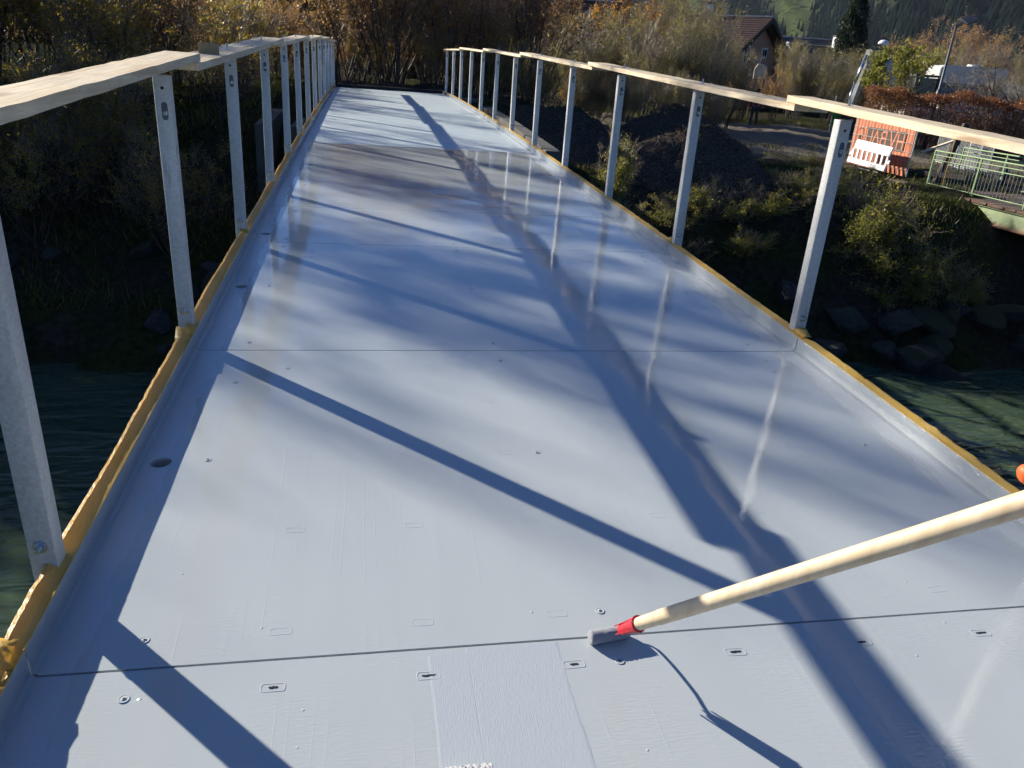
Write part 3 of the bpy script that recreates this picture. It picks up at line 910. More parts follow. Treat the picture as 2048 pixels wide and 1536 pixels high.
pp = [P_A + PD_ * t for t in (.045, .068, .08, .15, .155, .5, .9)] + [pole_end - PD_ * .02, pole_end]
mb.tube([rel(roller, p) for p in pp], [.0140, .0150, .0158, .0165, .0178, .0180, .0180, .0178, .013], 18)
mb.build("pole", wood_pole.m, roller, smooth=True)
# second roller, only its nap reaches into view
roller2 = empty("paint_roller", (-0.52, 1.145, zd(1.14)), 0, "pale fluffy paint roller on a fresh stripe at the lower edge", "roller")
z2 = zd(1.14)
mb = MB(); nap_roller(mb, rel(roller2, (-0.584, 1.122, z2 + .026)), rel(roller2, (-0.484, 1.122, z2 + .026)), 0.024, jit=.0028, seed=5)
mb.build("roller_sleeve", mat_nap("white_roller_nap", (0.50, 0.51, 0.53)), roller2, smooth=False)
mb = MB(); mb.tube([rel(roller2, p) for p in ((-0.484, 1.122, z2 + .026), (-0.455, 1.122, z2 + .026), (-.45, 1.10, z2 + .045), (-.48, .98, z2 + .08), (-.50, .86, z2 + .12))], .0032, 8); mb.build("wire_frame", M_["zinc"], roller2, smooth=True)
mb = MB(); mb.tube([rel(roller2, p) for p in ((-.495, .88, z2 + .113), (-.51, .80, z2 + .14), (-.525, .70, z2 + .175))], [.011, .016, .014], 12); mb.build("socket", red, roller2, smooth=True)

# gloved hand on the pole, only the thumb tip shows at the right edge
def skin_obj(name, verts, edges, radii, mat, parent=None, sub=1, root=0):
    me = bpy.data.meshes.new(name); me.from_pydata([tuple(v) for v in verts], edges, [])
    me.materials.append(mat)
    o = bpy.data.objects.new(name, me); C.objects.link(o)
    if parent is not None: o.parent = parent
    md = o.modifiers.new("skin", 'SKIN'); md.use_smooth_shade = True
    if not me.skin_vertices: me.skin_vertices.new() if hasattr(me.skin_vertices, "new") else None
    for i, r in enumerate(radii):
        sv = me.skin_vertices[0].data[i]; sv.radius = (r, r) if not isinstance(r, tuple) else r
        sv.use_root = (i == root)
    s = o.modifiers.new("sub", 'SUBSURF'); s.levels = sub; s.render_levels = sub
    return o
glove_mat = mat_simple("orange_glove_rubber", (0.85, 0.13, 0.02), 0.55, 0, .08, 30)
hand = empty("work_glove", tuple(P_B + PD_ * 0.07), 0, "orange work glove gripping the wooden pole at the right edge", "glove")
hc = P_B + PD_ * 0.055
ax = PD_; sx_ = Vector((1, 0, 0)) - ax * ax.x; sx_.normalize(); nx_ = ax.cross(sx_).normalized()
if nx_.z < 0: nx_ = -nx_
def hp(a, s, n): return (hc + ax * a + sx_ * s + nx_ * n) - hand.location
vts = [hp(0.03, 0.045, 0.0), hp(0.03, 0.042, -.035), hp(.03, .10, -.02), hp(.04, .20, -.03)]
eds = [(0, 1), (0, 2), (2, 3)]; rad = [.030, .026, .032, .036]
# four fingers closing round the pole, thumb along it
for k, (a, l) in enumerate(((-.012, .9), (.010, 1.0), (.031, .96), (.050, .8))):
    b = len(vts)
    vts += [hp(a, .036, -.030), hp(a, .002, -.038 * l), hp(a, -.030, -.018), hp(a, -.030, .012)]
    eds += [(1, b), (b, b + 1), (b + 1, b + 2), (b + 2, b + 3)]; rad += [.012, .0115, .0105, .009]
b = len(vts)
tip = Vector((.186, .8195, .938)) - hand.location
vts += [hp(.020, .040, .022), (hp(.020, .040, .022) + tip) / 2 + nx_ * .006, tip]
eds += [(0, b), (b, b + 1), (b + 1, b + 2)]; rad += [.015, .014, .018]
skin_obj("glove_shell", vts, eds, rad, glove_mat, hand, 2)

# ------------------------------------------------------------------ vegetation
def frame(d):
    ref = np.where(np.abs(d[:, 2:3]) < 0.9, np.array([[0, 0, 1.0]]), np.array([[1.0, 0, 0]]))
    x = np.cross(d, ref); x /= np.linalg.norm(x, axis=1, keepdims=True) + 1e-9
    return x, np.cross(d, x)
def seg_mesh(name, P0, P1, R0, R1, k=3):
    d = P1 - P0; d /= np.linalg.norm(d, axis=1, keepdims=True) + 1e-9
    x, y = frame(d); n = len(P0); vs = np.zeros((n, 2 * k, 3))
    for q in range(k):
        a = 2 * PI * q / k; o = x * math.cos(a) + y * math.sin(a)
        vs[:, q] = P0 + o * R0[:, None]; vs[:, k + q] = P1 + o * R1[:, None]
    b = (np.arange(n) * 2 * k)[:, None]
    Q = np.concatenate([np.concatenate([b + q, b + (q + 1) % k, b + k + (q + 1) % k, b + k + q], 1) for q in range(k)])
    return np_mesh(name, vs.reshape(-1, 3), Q, True)
def leaf_mesh(name, P, size, rng, droop=0.3, slim=0.55):
    n = len(P)
    d = rng.normal(0, 1, (n, 3)); d[:, 2] -= droop; d /= np.linalg.norm(d, axis=1, keepdims=True)
    x, y = frame(d); s = size * rng.uniform(.6, 1.3, n)[:, None]
    a = rng.uniform(0, 2 * PI, n)[:, None]; w = x * np.cos(a) + y * np.sin(a); nn = np.cross(d, w)
    vs = np.stack([P, P + d * s * .5 + w * s * slim * .5 + nn * s * .1, P + d * s, P + d * s * .5 - w * s * slim * .5 + nn * s * .1], 1)
    b = (np.arange(n) * 4)[:, None]
    return np_mesh(name, vs.reshape(-1, 3), np.concatenate([b, b + 1, b + 2, b + 3], 1))

def grow(rng, P, D, L, nseg, up=0.15, wig=0.25):
    """polylines: returns list of point arrays (nseg+1, n, 3)"""
    pts = [P]; d = D.copy(); st = (L / nseg)[:, None]
    for _ in range(nseg):
        d = d + rng.normal(0, wig, d.shape) * 0.5; d[:, 2] += up * .5
        d /= np.linalg.norm(d, axis=1, keepdims=True)
        pts.append(pts[-1] + d * st)
    return np.array(pts)
def segs(pts, r0, r1):
    ns = len(pts) - 1; P0 = pts[:-1].reshape(-1, 3); P1 = pts[1:].reshape(-1, 3)
    t = np.arange(ns)[:, None] / ns
    ra = (r0[None] * (1 - t) + r1[None] * t).ravel(); t2 = t + 1 / ns
    rb = (r0[None] * (1 - t2) + r1[None] * t2).ravel()
    return P0, P1, ra, rb
def sample(rng, pts, n_per, t0=0.25):
    ns, n = len(pts) - 1, pts.shape[1]
    idx = np.repeat(np.arange(n), n_per); t = rng.uniform(t0, 1, len(idx)) * ns * .999
    i = t.astype(int); f = (t - i)[:, None]
    P = pts[i, idx] * (1 - f) + pts[i + 1, idx] * f
    D = pts[i + 1, idx] - pts[i, idx]; D /= np.linalg.norm(D, axis=1, keepdims=True) + 1e-9
    return P, D, t / ns, idx
def side_dir(rng, D, spread, up):
    x, y = frame(D); a = rng.uniform(0, 2 * PI, len(D))[:, None]
    s = rng.uniform(spread * .6, spread * 1.2, len(D))[:, None]
    d = D * np.cos(s) + (x * np.cos(a) + y * np.sin(a)) * np.sin(s); d[:, 2] += up
    return d / np.linalg.norm(d, axis=1, keepdims=True)

def make_plant(name, seed, H, stems, tilt, base_r, nb, nt, leaves, leaf_size, mats, spread=.6, twig_len=.5, slim=.55, leaf_low=.2, stem_r=.03, loc0=(0, 0, -60), tree=False, up=.12, branch_k=.42, nt2=0, bt0=.22):
    """a thing with stems, twigs and foliage as parts; returns the root"""
    rng = np.random.default_rng(seed)
    root = empty(name, loc0)
    a = rng.uniform(0, 2 * PI, stems); r = base_r * np.sqrt(rng.random(stems))
    P = np.stack([r * np.cos(a), r * np.sin(a), np.full(stems, -.15)], -1)
    a2 = a + rng.normal(0, .5, stems); tl = np.abs(rng.normal(tilt, tilt * .5, stems))
    D = np.stack([np.cos(a2) * np.sin(tl), np.sin(a2) * np.sin(tl), np.cos(tl)], -1)
    L = H * rng.uniform(.7, 1.0, stems)
    pts = grow(rng, P, D, L, 7, up, .16)
    sr = stem_r * rng.uniform(.6, 1.1, stems)
    S = [segs(pts, sr, sr * .18)]
    Pb, Db, tb, ib = sample(rng, pts, nb, bt0)
    Lb = H * branch_k * (1.1 - tb) * rng.uniform(.5, 1.1, len(tb)) + .2
    bp = grow(rng, Pb, side_dir(rng, Db, spread, .15), Lb, 4, up, .3)
    rb = sr[ib] * (1 - .8 * tb) * .5 + .002
    S.append(segs(bp, rb, rb * .3))
    main = [np.concatenate(z) for z in zip(*S)]
    Pt, Dt, tt, it = sample(rng, bp, nt, .1)
    Lt = twig_len * rng.uniform(.4, 1.2, len(tt))
    tp = grow(rng, Pt, side_dir(rng, Dt, .7, .1), Lt, 2, up, .35)
    rt = np.full(len(tt), .0055) + .002 * rng.random(len(tt))
    T = [segs(tp, rt, rt * .4)]
    allp = [tp.reshape(-1, 3), bp[1:].reshape(-1, 3)]
    if nt2:
        P2, D2, t2, i2 = sample(rng, tp, nt2, .1)
        t2p = grow(rng, P2, side_dir(rng, D2, .7, .1), Lt[i2] * .6, 1, up, .3)
        r2 = np.full(len(t2), .003); T.append(segs(t2p, r2, r2 * .5)); allp.append(t2p.reshape(-1, 3))
    tw = [np.concatenate(z) for z in zip(*T)]
    add_obj("trunk" if tree else "stem", seg_mesh(name + "_stem", *main, k=5 if tree else 4), mats[0], root)
    add_obj("twigs", seg_mesh(name + "_twigs", *tw), mats[1], root)
    if leaves:
        cand = np.concatenate(allp); cand = cand[cand[:, 2] > leaf_low * H * rng.random(len(cand))]
        # leaves hang in clumps, leaving gaps
        key = np.sin(cand[:, 0] * 2.9 + seed) + np.sin(cand[:, 1] * 3.3 + seed * 2) + np.sin(cand[:, 2] * 3.1)
        w = 1 / (1 + np.exp(-2.2 * key)) + .08; w /= w.sum()
        pk = rng.choice(len(cand), leaves, p=w)
        add_obj("foliage", leaf_mesh(name + "_leaf", cand[pk] + rng.normal(0, .04, (leaves, 3)), leaf_size, rng, slim=slim), mats[2], root)
    return root

def put(proto, x, y, scale=1.0, rz=None, label=None, cat=None, group=None, z=None, tiltx=0, sz=None):
    if proto.get("used"):
        o = copy_tree(proto); 
        for k in ("label", "category", "group"):
            if k in o: del o[k]
    else:
        o = proto; proto["used"] = 1
    o.location = (x, y, gzf(x, y) if z is None else z)
    o.scale = (scale, scale, scale * (sz or 1))
    o.rotation_euler = (tiltx, 0, random.uniform(0, 6.28) if rz is None else rz)
    return tag(o, label, cat, group)

B, T_, TR, TP = M_["bark"], M_["twig"], M_["twig_red"], M_["twig_pale"]
# prototypes ---------------------------------------------------------------
brown = [make_plant("bare_shrub", 21 + i, 5.0, 14, .24, .3, 10, 7, 4200, .085, (B, TR if i != 1 else T_, M_["leaf_brown"]),   .5, .5, nt2=2, stem_r=.03) for i in range(3)]
yellow = [make_plant("yellow_shrub", 31 + i, 4.6, 13, .32, .3, 10, 9, 5000, .085, (B, T_, M_["leaf_yellow"]), .65, .5, nt2=2, stem_r=.028) for i in range(3)]
olive = [make_plant("willow_shrub", 41 + i, 4.6, 18, .25, .3, 12, 8, 6000, .10, (B, TP, M_["leaf_olive"]), .4, .55, slim=.22, nt2=2, stem_r=.022) for i in range(2)]
orange = [make_plant("orange_tree", 51, 4.6, 9, .25, .2, 12, 9, 5500, .10, (B, T_, M_["leaf_orange"]), .6, .5, stem_r=.03, nt2=1)]
low = [make_plant("low_bush", 61 + i, 1.5, 14, .6, .15, 9, 8, 4800, .05, (B, T_, M_["leaf_green"]), .7, .25, stem_r=.012, leaf_low=.05) for i in range(2)]
bare_tree = [make_plant("bare_tree", 71 + i, 9.0, 3, .16, .02, 17, 12, 1200, .06, (B, T_, M_["leaf_brown"]), .7, .9, stem_r=.10, tree=True, nt2=4) for i in range(2)]
fruit = make_plant("fruit_tree", 77, 4.6, 3, .5, .02, 13, 12, 500, .05, (B, TP, M_["leaf_yellow"]), .9, .8, stem_r=.09, tree=True, nt2=3, up=.05, branch_k=.5)
rowan = make_plant("rowan_tree", 78, 3.0, 5, .3, .03, 9, 9, 3800, .13, (B, TP, M_["leaf_green"]), .7, .4, slim=.25, stem_r=.03, tree=True)

# thicket beyond the far end of the bridge -----------------------------------
vr = random.Random(5)
TH = "shrubs of the thicket"
def scatter(protos, n, xr, yr, sr, label, group, cat="shrub", avoid=None, sz=None):
    k = 0; tries = 0; pts = []
    while k < n and tries < n * 40:
        tries += 1
        x = vr.uniform(*xr); y = vr.uniform(*yr)
        if avoid and avoid(x, y): continue
        if any((x - a) ** 2 + (y - b) ** 2 < .7 for a, b in pts): continue
        pts.append((x, y)); k += 1
        sc_ = vr.uniform(*sr)
        if x < -1.5 and y < 34:      # heights capped along the sun's slope so light reaches the deck
            sc_ = min(sc_, max(0.5, (0.434 * (abs(x) - 0.6) / 0.697 + 0.1 - gzf(x, y) + vr.uniform(-.5, .6)) / 4.9))
        put(vr.choice(protos), x, y, sc_, vr.uniform(0, 6.28), label, cat, group, sz=sz)
# left bank, yellow leaves against the light
scatter(yellow, 24, (-19, -3.2), (18.5, 26), (.75, 1.05), "sparse yellow-leaved shrub on the left bank", "yellow shrubs on the left bank")
scatter(brown, 7, (-19, -3.2), (22, 28), (.8, 1.1), "leafless brown shrub on the left bank", "bare shrubs on the left bank")
scatter(yellow, 9, (-13, -3.4), (15.6, 18.2), (.45, .65), "small yellow bush low on the left bank", "small bushes on the left bank")
# straight behind the bridge end
scatter(brown, 17, (-6.5, 5.5), (27, 31), (.85, 1.25), "leafless reddish-brown shrub behind the bridge end", "bare shrubs behind the bridge end")
scatter(yellow, 7, (-3, 6), (26, 28.5), (.35, .55), "low yellow-green shrub behind the bridge end", "low shrubs behind the bridge end")
scatter(brown, 12, (-7, 9), (28, 35), (.32, .5), "short twiggy shrub under the bridge-end thicket", "short shrubs under the thicket")
scatter(brown, 8, (-20, -6), (27, 32), (.35, .55), "short twiggy shrub under the left thicket", "short shrubs under the left thicket")
# to the right, willows and orange crowns
scatter(olive, 11, (6.5, 15.5), (31, 38), (.72, .98), "olive-leaved willow shrub behind the gravel heaps", "willow shrubs behind the gravel heaps", avoid=lambda x, y: x > 13 and y < 33)
scatter(orange, 4, (8, 14.5), (36, 41), (.95, 1.25), "orange-leaved tree behind the willow shrubs", "orange trees behind the willows", "tree")
scatter(olive, 5, (6.5, 13.5), (29, 31), (.40, .6), "small green bush behind the gravel heaps", "green bushes behind the gravel heaps")
scatter(brown, 9, (15.5, 23), (40.5, 46), (.42, .6), "reddish bare shrub at the back of the gravel yard", "bare shrubs at the back of the yard")
scatter(olive, 6, (26, 34), (44, 50), (.85, 1.05), "large ochre-green willow crown left of the conifer", "ochre willows by the yard")
scatter(brown, 7, (39.5, 48), (50, 60), (1.2, 1.5), "tall reddish bare tree right of the dark conifer", "bare trees right of the conifer", "tree")
for i, (x, y, s) in enumerate(((15.2, 41.2, 1.25), (16.6, 42.2, 1.3), (17.9, 43.8, 1.15), (14.0, 42.6, 1.2))):
    put(olive[i % 2], x, y, s, i * 2.0, "tall green-yellow willow before the peach house", "tree", "willows before the peach house")
# tall trees left of the bridge, their thin crowns shade the deck
birch = [make_plant("birch_tree", 91 + i, 9.4, 2, .05, .02, 20, 7, 1500, .08, (B, T_, M_["leaf_yellow"]), .65, .6, stem_r=.06, tree=True, nt2=1, bt0=.5, branch_k=.25) for i in range(2)]
for i, (p_, q_) in enumerate(((2.35, 22.5), (3.0, 23.5), (3.7, 22.0), (4.6, 24.0), (5.8, 22.5), (8.0, 24.0), (10.6, 25.0))):
    x = .717 * p_ - .697 * q_; y = .697 * p_ + .717 * q_
    s = (.434 * (q_ - 2) + (3.4 if i < 4 else 2.0) - gzf(x, y)) / 9.4
    put(birch[i % 2], x, y, s, i * 1.3, "slender birch with thin yellow crown", "tree", "birches left of the bridge")
for i, (x, y, s) in enumerate(((-16.2, 27.0, 1.15), (-18.5, 30.5, 1.0))):
    put(bare_tree[i % 2], x, y, s, i * 1.3, "nearly leafless tree left of the bridge", "tree", "bare trees left of the bridge")

# ------------------------------------------------------------------ river bank: walls, rocks, heaps
wall_r = MB(); wall_r.prism([(14.6, -4.2), (24.2, -1.2), (24.2, 0.20), (19.0, 0.10), (14.6, -0.06)], 0, 2.62, 2.92)
o = wall_r.build("wing_wall", M_["concrete"], None, bevel=.01)
tag(o, "dark concrete wing wall beside the right-hand bridge posts", "wall")
wall_l = MB(); wall_l.prism([(17.2, -4.2), (24.2, -1.2), (24.2, 0.12), (17.2, -0.10)], 0, -2.95, -2.65)
o = wall_l.build("wing_wall", M_["concrete"], None, bevel=.01)
tag(o, "dark concrete wing wall beside the left-hand bridge posts", "wall")
ab = MB(); ab.box((0, 20.8, -1.75), (4.6, 6.2, 3.2)); ab.box((0, 24.05, -.35), (5.2, .7, 1.4))
tag(ab.build("abutment", M_["concrete"], None, bevel=.02), "concrete abutment carrying the far end of the footbridge", "abutment")
ab = MB(); ab.box((0, -5.2, -2.4), (5.2, 1.7, 4.2))
tag(ab.build("abutment", M_["concrete"], None, bevel=.02), "concrete abutment under the near end of the footbridge", "abutment")

def clod_protos():
    out = []
    for i in range(6):
        bm = bmesh.new(); bmesh.ops.create_icosphere(bm, subdivisions=2, radius=1)
        r_ = np.random.default_rng(200 + i)
        pl = r_.normal(0, 1, (7, 3)); pl /= np.linalg.norm(pl, axis=1, keepdims=True)
        for v in bm.verts:
            c = np.array(v.co)
            for q in pl:      # knock flats off the ball
                dd = c @ q
                if dd > .62: c = c - q * (dd - .62) * .9
            c = c * (1 + .08 * math.sin(c[0] * 7 + i) * math.sin(c[1] * 6))
            v.co = c
        me = bpy.data.meshes.new("rock"); bm.to_mesh(me); bm.free()
        me.materials.append(M_["rock"]); smooth_by_angle(me, 28); out.append(me)
    return out
rocks = clod_protos()
rr_ = random.Random(12)
def rock(x, y, s, zoff=0.0, label=None, group=None):
    o = add_obj("rock", rr_.choice(rocks)); o.location = (x, y, max(gzf(x, y), -4.15) + s * .25 + zoff)
    o.scale = (s * rr_.uniform(.8, 1.35), s * rr_.uniform(.7, 1.1), s * rr_.uniform(.5, .8))
    o.rotation_euler = (rr_.uniform(-.4, .4), rr_.uniform(-.4, .4), rr_.uniform(0, 6.28))
    tag(o, label, "rock", group)
for i in range(46):
    x = rr_.uniform(3.2, 19); yw = 14 + .45 * math.sin(x * .35) + .25 * math.sin(x * .93 + 1)
    rock(x, yw + rr_.uniform(-.5, 1.3), rr_.uniform(.28, .62), label="grey riprap rock below the right bank", group="riprap rocks on the right bank")
for i in range(36):
    x = rr_.uniform(-13, -2.8); yw = 14 + .45 * math.sin(x * .35) + .25 * math.sin(x * .93 + 1)
    rock(x, yw + rr_.uniform(-.5, 2.2), rr_.uniform(.16, .38), label="mossy rock below the left bank", group="mossy rocks on the left bank")

def heap(label, x, y, rx, ry, h, seed, rot=0.0):
    r_ = np.random.default_rng(seed); na, nr = 72, 26
    th = np.arange(na) * 2 * PI / na; ph = r_.uniform(0, 6.28, 6)
    wob = 1 + .10 * np.sin(th * 2 + ph[0]) + .06 * np.sin(th * 3 + ph[1]) + .03 * np.sin(th * 7 + ph[2])
    V = []
    for i in range(nr + 1):
        q = i / nr
        prof = h * (1 - q ** 1.12) if q > .12 else h * (1 - .12 ** 1.12) + h * .06 * (1 - (q / .12) ** 2)
        for k in range(na):
            px = q * rx * wob[k] * math.cos(th[k]); py = q * ry * wob[k] * math.sin(th[k])
            n_ = .05 * math.sin(px * 5.1 + ph[3]) * math.sin(py * 4.7 + ph[4]) + .03 * math.sin(px * 11 + ph[5]) * math.sin(py * 13) + r_.normal(0, .022)
            cx = x + px * math.cos(rot) - py * math.sin(rot); cy = y + px * math.sin(rot) + py * math.cos(rot)
            g = gzf(cx, cy) - .12
            V.append((cx, cy, g + prof + n_ * min(1, (1 - q) * 5 + .3) + (0.12 if q < .97 else 0)))
    Q = [(i * na + k, i * na + (k + 1) % na, (i + 1) * na + (k + 1) % na, (i + 1) * na + k) for i in range(nr) for k in range(na)]
    root = empty("gravel_heap", (x, y, gzf(x, y)), 0, label, "heap")
    me = np_mesh("gravel_heap", np.array(V) - np.array(root.location), Q, True)
    add_obj("spoil", me, M_["gravel"], root)
    # loose clods on the surface
    n = int(900 * rx); cv = []; cf = []
    base = np.array([[1, 0, 0], [-.5, .87, 0], [-.5, -.87, 0], [0, 0, 1.1], [0, 0, -.6]])
    tri = [(0, 1, 3), (1, 2, 3), (2, 0, 3), (1, 0, 4), (2, 1, 4), (0, 2, 4)]
    Va = np.array(V)
    for j in range(n):
        v = Va[r_.integers(0, len(Va))] + np.append(r_.normal(0, .06, 2), .005)
        s_ = r_.uniform(.008, .032) * (1 if r_.random() < .93 else 2.0); a = r_.uniform(0, 6.28)
        R_ = np.array([[math.cos(a), -math.sin(a), 0], [math.sin(a), math.cos(a), 0], [0, 0, 1]])
        p = (base * r_.uniform(.6, 1.3, (5, 3))) @ R_.T * s_ + v - np.array(root.location)
        b = len(cv); cv += p.tolist(); cf += [tuple(q + b for q in t) for t in tri]
    tag(add_obj("clods", np_mesh("clods", cv, cf), M_["gravel"], root), kind="stuff")
heap("large dark gravel heap with a pointed top behind the right handrail", 7.4, 18.9, 2.35, 1.75, 1.40, 1)
heap("grey gravel heap behind the large pointed one", 9.7, 26.3, 2.6, 2.2, 1.35, 2)
heap("long low soil heap between the wing wall and the willow bushes", 5.6, 23.6, 2.0, 3.1, .95, 3)
heap("small grey gravel heap near the right end of the deck", 4.9, 27.0, 1.5, 1.6, .45, 4)
heap("thin bank of stones across the end of the deck", 1.2, 26.0, 3.0, .8, .26, 5)

# low growth on the right bank ------------------------------------------------
for i, (x, y, s) in enumerate(((4.9, 16.6, .62), (6.1, 16.9, .7), (7.2, 17.0, .85), (8.2, 16.9, .8), (9.2, 17.1, .7), (6.6, 16.2, .5), (7.9, 16.1, .6), (10.2, 17.4, .6))):
    put(low[i % 2], x, y, s, i * 2.1, "low green-yellow bush below the large gravel heap", "bush", "bushes below the large gravel heap", sz=.8)
river_bush = [make_plant("river_bush", 65 + i, 2.0, 12, .75, .12, 10, 9, 7000, .055, (B, T_, M_["leaf_green"]), .8, .35, stem_r=.016, leaf_low=.05) for i in range(2)]
for i, (x, y, s, z) in enumerate(((10.2, 16.4, .95, -2.2), (10.8, 16.2, 1.1, -2.5), (11.5, 15.8, .95, -3.0), (12.2, 15.4, .85, -3.3), (10.9, 15.7, .9, -3.0), (12.9, 15.1, .6, -3.5))):
    put(river_bush[i % 2], x, y, s, i * 1.7, "yellow-green bush hanging over the river", "bush", "bushes hanging over the river", z=z)
put(low[0], 4.2, 15.4, .55, 1, "young leafy shoot growing beside the right wing wall", "bush", z=-1.2, sz=1.9)
for i, (x, y) in enumerate(((13.2, 20.4), (14.0, 21.5), (12.4, 19.6), (13.3, 22.6))):
    put(low[i % 2], x, y, .38, i, "small green bush before the orange banner", "bush", "small bushes before the banner", sz=.7)

# grass on the verges
def grass(name, n, xr, yr, hmin, hmax, seed, label):
    r_ = np.random.default_rng(seed)
    x = r_.uniform(*xr, n); y = r_.uniform(*yr, n)
    cl = np.sin(x * 1.9 + 1) + np.sin(y * 2.3 + .5) + np.sin(x * 4.7 - y * 3.1)
    k = cl > r_.uniform(-1.2, 1.6, n); x, y = x[k], y[k]; z = gz(x, y); k = z > -3.7; x, y, z = x[k], y[k], z[k]
    n = len(x); h = r_.uniform(hmin, hmax, n); a = r_.uniform(0, 6.28, n); w = .012
    P = np.stack([x, y, z - .02], -1); dx = np.stack([np.cos(a), np.sin(a), 0 * a], -1)
    ln = r_.normal(0, .45, (n, 3)); ln[:, 2] = 1
    V = np.stack([P - dx * w, P + dx * w, P + ln * h[:, None]], 1).reshape(-1, 3)
    b = (np.arange(n) * 3)[:, None]
    tag(add_obj(name, np_mesh(name, V, np.concatenate([b, b + 1, b + 2], 1)), M_["grass"]), label, "grass", kind="stuff")
grass("grass", 26000, (4.5, 24), (15.5, 29), .06, .2, 1, "short rough grass on the right bank and verge")
grass("grass", 26000, (-14, -2.9), (14.5, 26), .1, .38, 2, "long dry grass on the shaded left bank")
grass("grass", 9000, (12, 26), (38.5, 41.5), .08, .3, 3, "strip of grass along the back edge of the yard")

# ------------------------------------------------------------------ the old green bridge
green = mat_simple("green_bridge_paint", (0.20, 0.30, 0.13), 0.55, 0, .12, 8)
def mat_rusty():
    t = NT("rust_streaked_green_paint"); co = t.coord(); X, Y, Z = t.sep(co)
    st = t.noise(t.mapping(co, (1, 3.2, .35)), 1.0, 4, .6)
    f = t.ramp(st, [(.54, 0.0), (.62, 1.0)])
    g = t.ramp(t.noise(co, 2, 3), [(.3, (.21, .27, .14)), (.7, (.29, .35, .19))])
    rust = t.ramp(t.noise(co, 9, 4), [(.3, (.13, .06, .035)), (.7, (.26, .13, .08))])
    low_ = t.n("ShaderNodeMapRange"); t.set(low_.inputs[0], Z); low_.inputs[1].default_value = -1.36; low_.inputs[2].default_value = -1.50
    f2 = t.math('MAXIMUM', t.math('MULTIPLY', f, .75), low_.outputs[0])
    return t.p(color=t.mix(f2, g, rust), rough=.7)
rusty = mat_rusty()
gb = empty("green_bridge", (14.9, 12, -1.0), 0, "old green steel footbridge with rusty girder and thin railings at the right edge", "bridge")
o0 = gb.location
def gpart(name, mb, mat): return mb.build(name, mat, gb, loc=-o0)
Y0, Y1 = 1.0, 19.6
mb = MB(); mb.prism([(14.62, -1.52), (14.80, -1.52), (14.80, -1.49), (14.69, -1.47), (14.69, -1.12), (14.80, -1.10), (14.80, -1.06), (14.60, -1.06), (14.60, -1.10), (14.665, -1.12), (14.665, -1.47), (14.60, -1.49)], 1, Y0, Y1 - .6); gpart("girder", mb, rusty)
mb = MB(); mb.box((17.3, (Y0 + Y1) / 2, -1.29), (.14, Y1 - Y0 - 1, .46)); gpart("girder", mb, rusty)
deckb = mat_simple("weathered_deck_boards", (.14, .10, .075), .9, 0, .35, 3, .01, 30)
rb = random.Random(3); y = Y0
while y < 21.2:
    w = .19
    MB().box((15.98 + rb.uniform(-.03, .03), y + w / 2, -1.02 + rb.uniform(-.006, .006)), (2.86, w - .012, .05)).build("deck_board", deckb, gb, loc=-o0); y += w
mb = MB(); mb.box((14.575, (Y0 + Y1) / 2, -1.03), (.03, Y1 - Y0, .07)); gpart("edge_angle", mb, mat_simple("rusty_edge", (.12, .06, .04), .8, .2))
for x in (14.82, 17.15):
    posts = list(np.arange(2.1, 19.7, 1.75)) if x < 16 else list(np.arange(2.1, 23, 1.75)); ye = posts[-1]; ys_ = 1.6
    for k, z in enumerate((-.02, -.13, -.26, -.90)):
        mb = MB(); mb.tube([(x, ys_, z), (x, ye, z)], .022 if k == 0 else .014, 8); gpart("rail", mb, green)
    for py in posts:
        mb = MB(); mb.box((x, py, -.52), (.035, .045, 1.02)); gpart("post", mb, green)
    n = int((ye - ys_) / .12)
    for k in range(n):
        mb = MB(); mb.box((x, ys_ + .06 + k * .12, -.58), (.011, .011, .64)); gpart("baluster", mb, M_["steel_dark"])
cw = MB(); cw.box((16.0, 19.2, -1.95), (4.2, 1.4, 1.5)); cw.box((14.1, 18.2, -2.1), (1.0, 1.6, .8))
tag(cw.build("bridge_footing", M_["concrete"], None, bevel=.03), "concrete footing under the end of the old green bridge", "footing")

# ------------------------------------------------------------------ banner fence, barrier, yard things
def mat_banner():
    t = NT("orange_mesh_banner"); co = t.coord(); X, Y, Z = t.sep(co)
    fold = t.math('SINE', t.math('MULTIPLY', Y, 34.0))
    c = t.mix(t.math('MULTIPLY_ADD', fold, .25, .35), (.46, .155, .08), (.56, .21, .11))
    t.p(color=c, rough=.8, normal=t.bump(fold, .01))
    return t.m
fence = empty("banner_fence", (15.22, 22.6, -1.0), 0, "wire fence panel hung with an orange banner lettered in mirror writing", "fence")
fo = fence.location
FA = Vector((15.28, 24.25, -.98)); FB = Vector((15.16, 21.0, -.98)); fd = (FB - FA).normalized(); FL = (FB - FA).length
def fp(u, z, off=0.0): return FA + fd * u + Vector((-off, 0, z)) - fo
ms = []
mb = MB(); nu = 36; vs = []; fs = []
for i in range(nu + 1):
    u = .05 + (FL - .1) * i / nu
    for z in (0.06, .5, 1.0, 1.5): vs.append(fp(u, z, .02 + .008 * math.sin(i * 1.7 + z)))
for i in range(nu):
    for k in range(3): fs.append((i * 4 + k, i * 4 + k + 1, i * 4 + k + 5, i * 4 + k + 4))
mb.add(vs, fs); ban = mb.build("banner", mat_banner(), fence); sd = ban.modifiers.new("t", 'SOLIDIFY'); sd.thickness = .002
for u in (0, FL):
    mb = MB(); mb.tube([fp(u, -.12), fp(u, 1.62)], .021, 8); mb.build("fence_post", M_["galv"], fence)
for z in (-.02, 1.6):
    mb = MB(); mb.tube([fp(0, z), fp(FL, z)], .019, 8); mb.build("fence_rail", M_["galv"], fence)
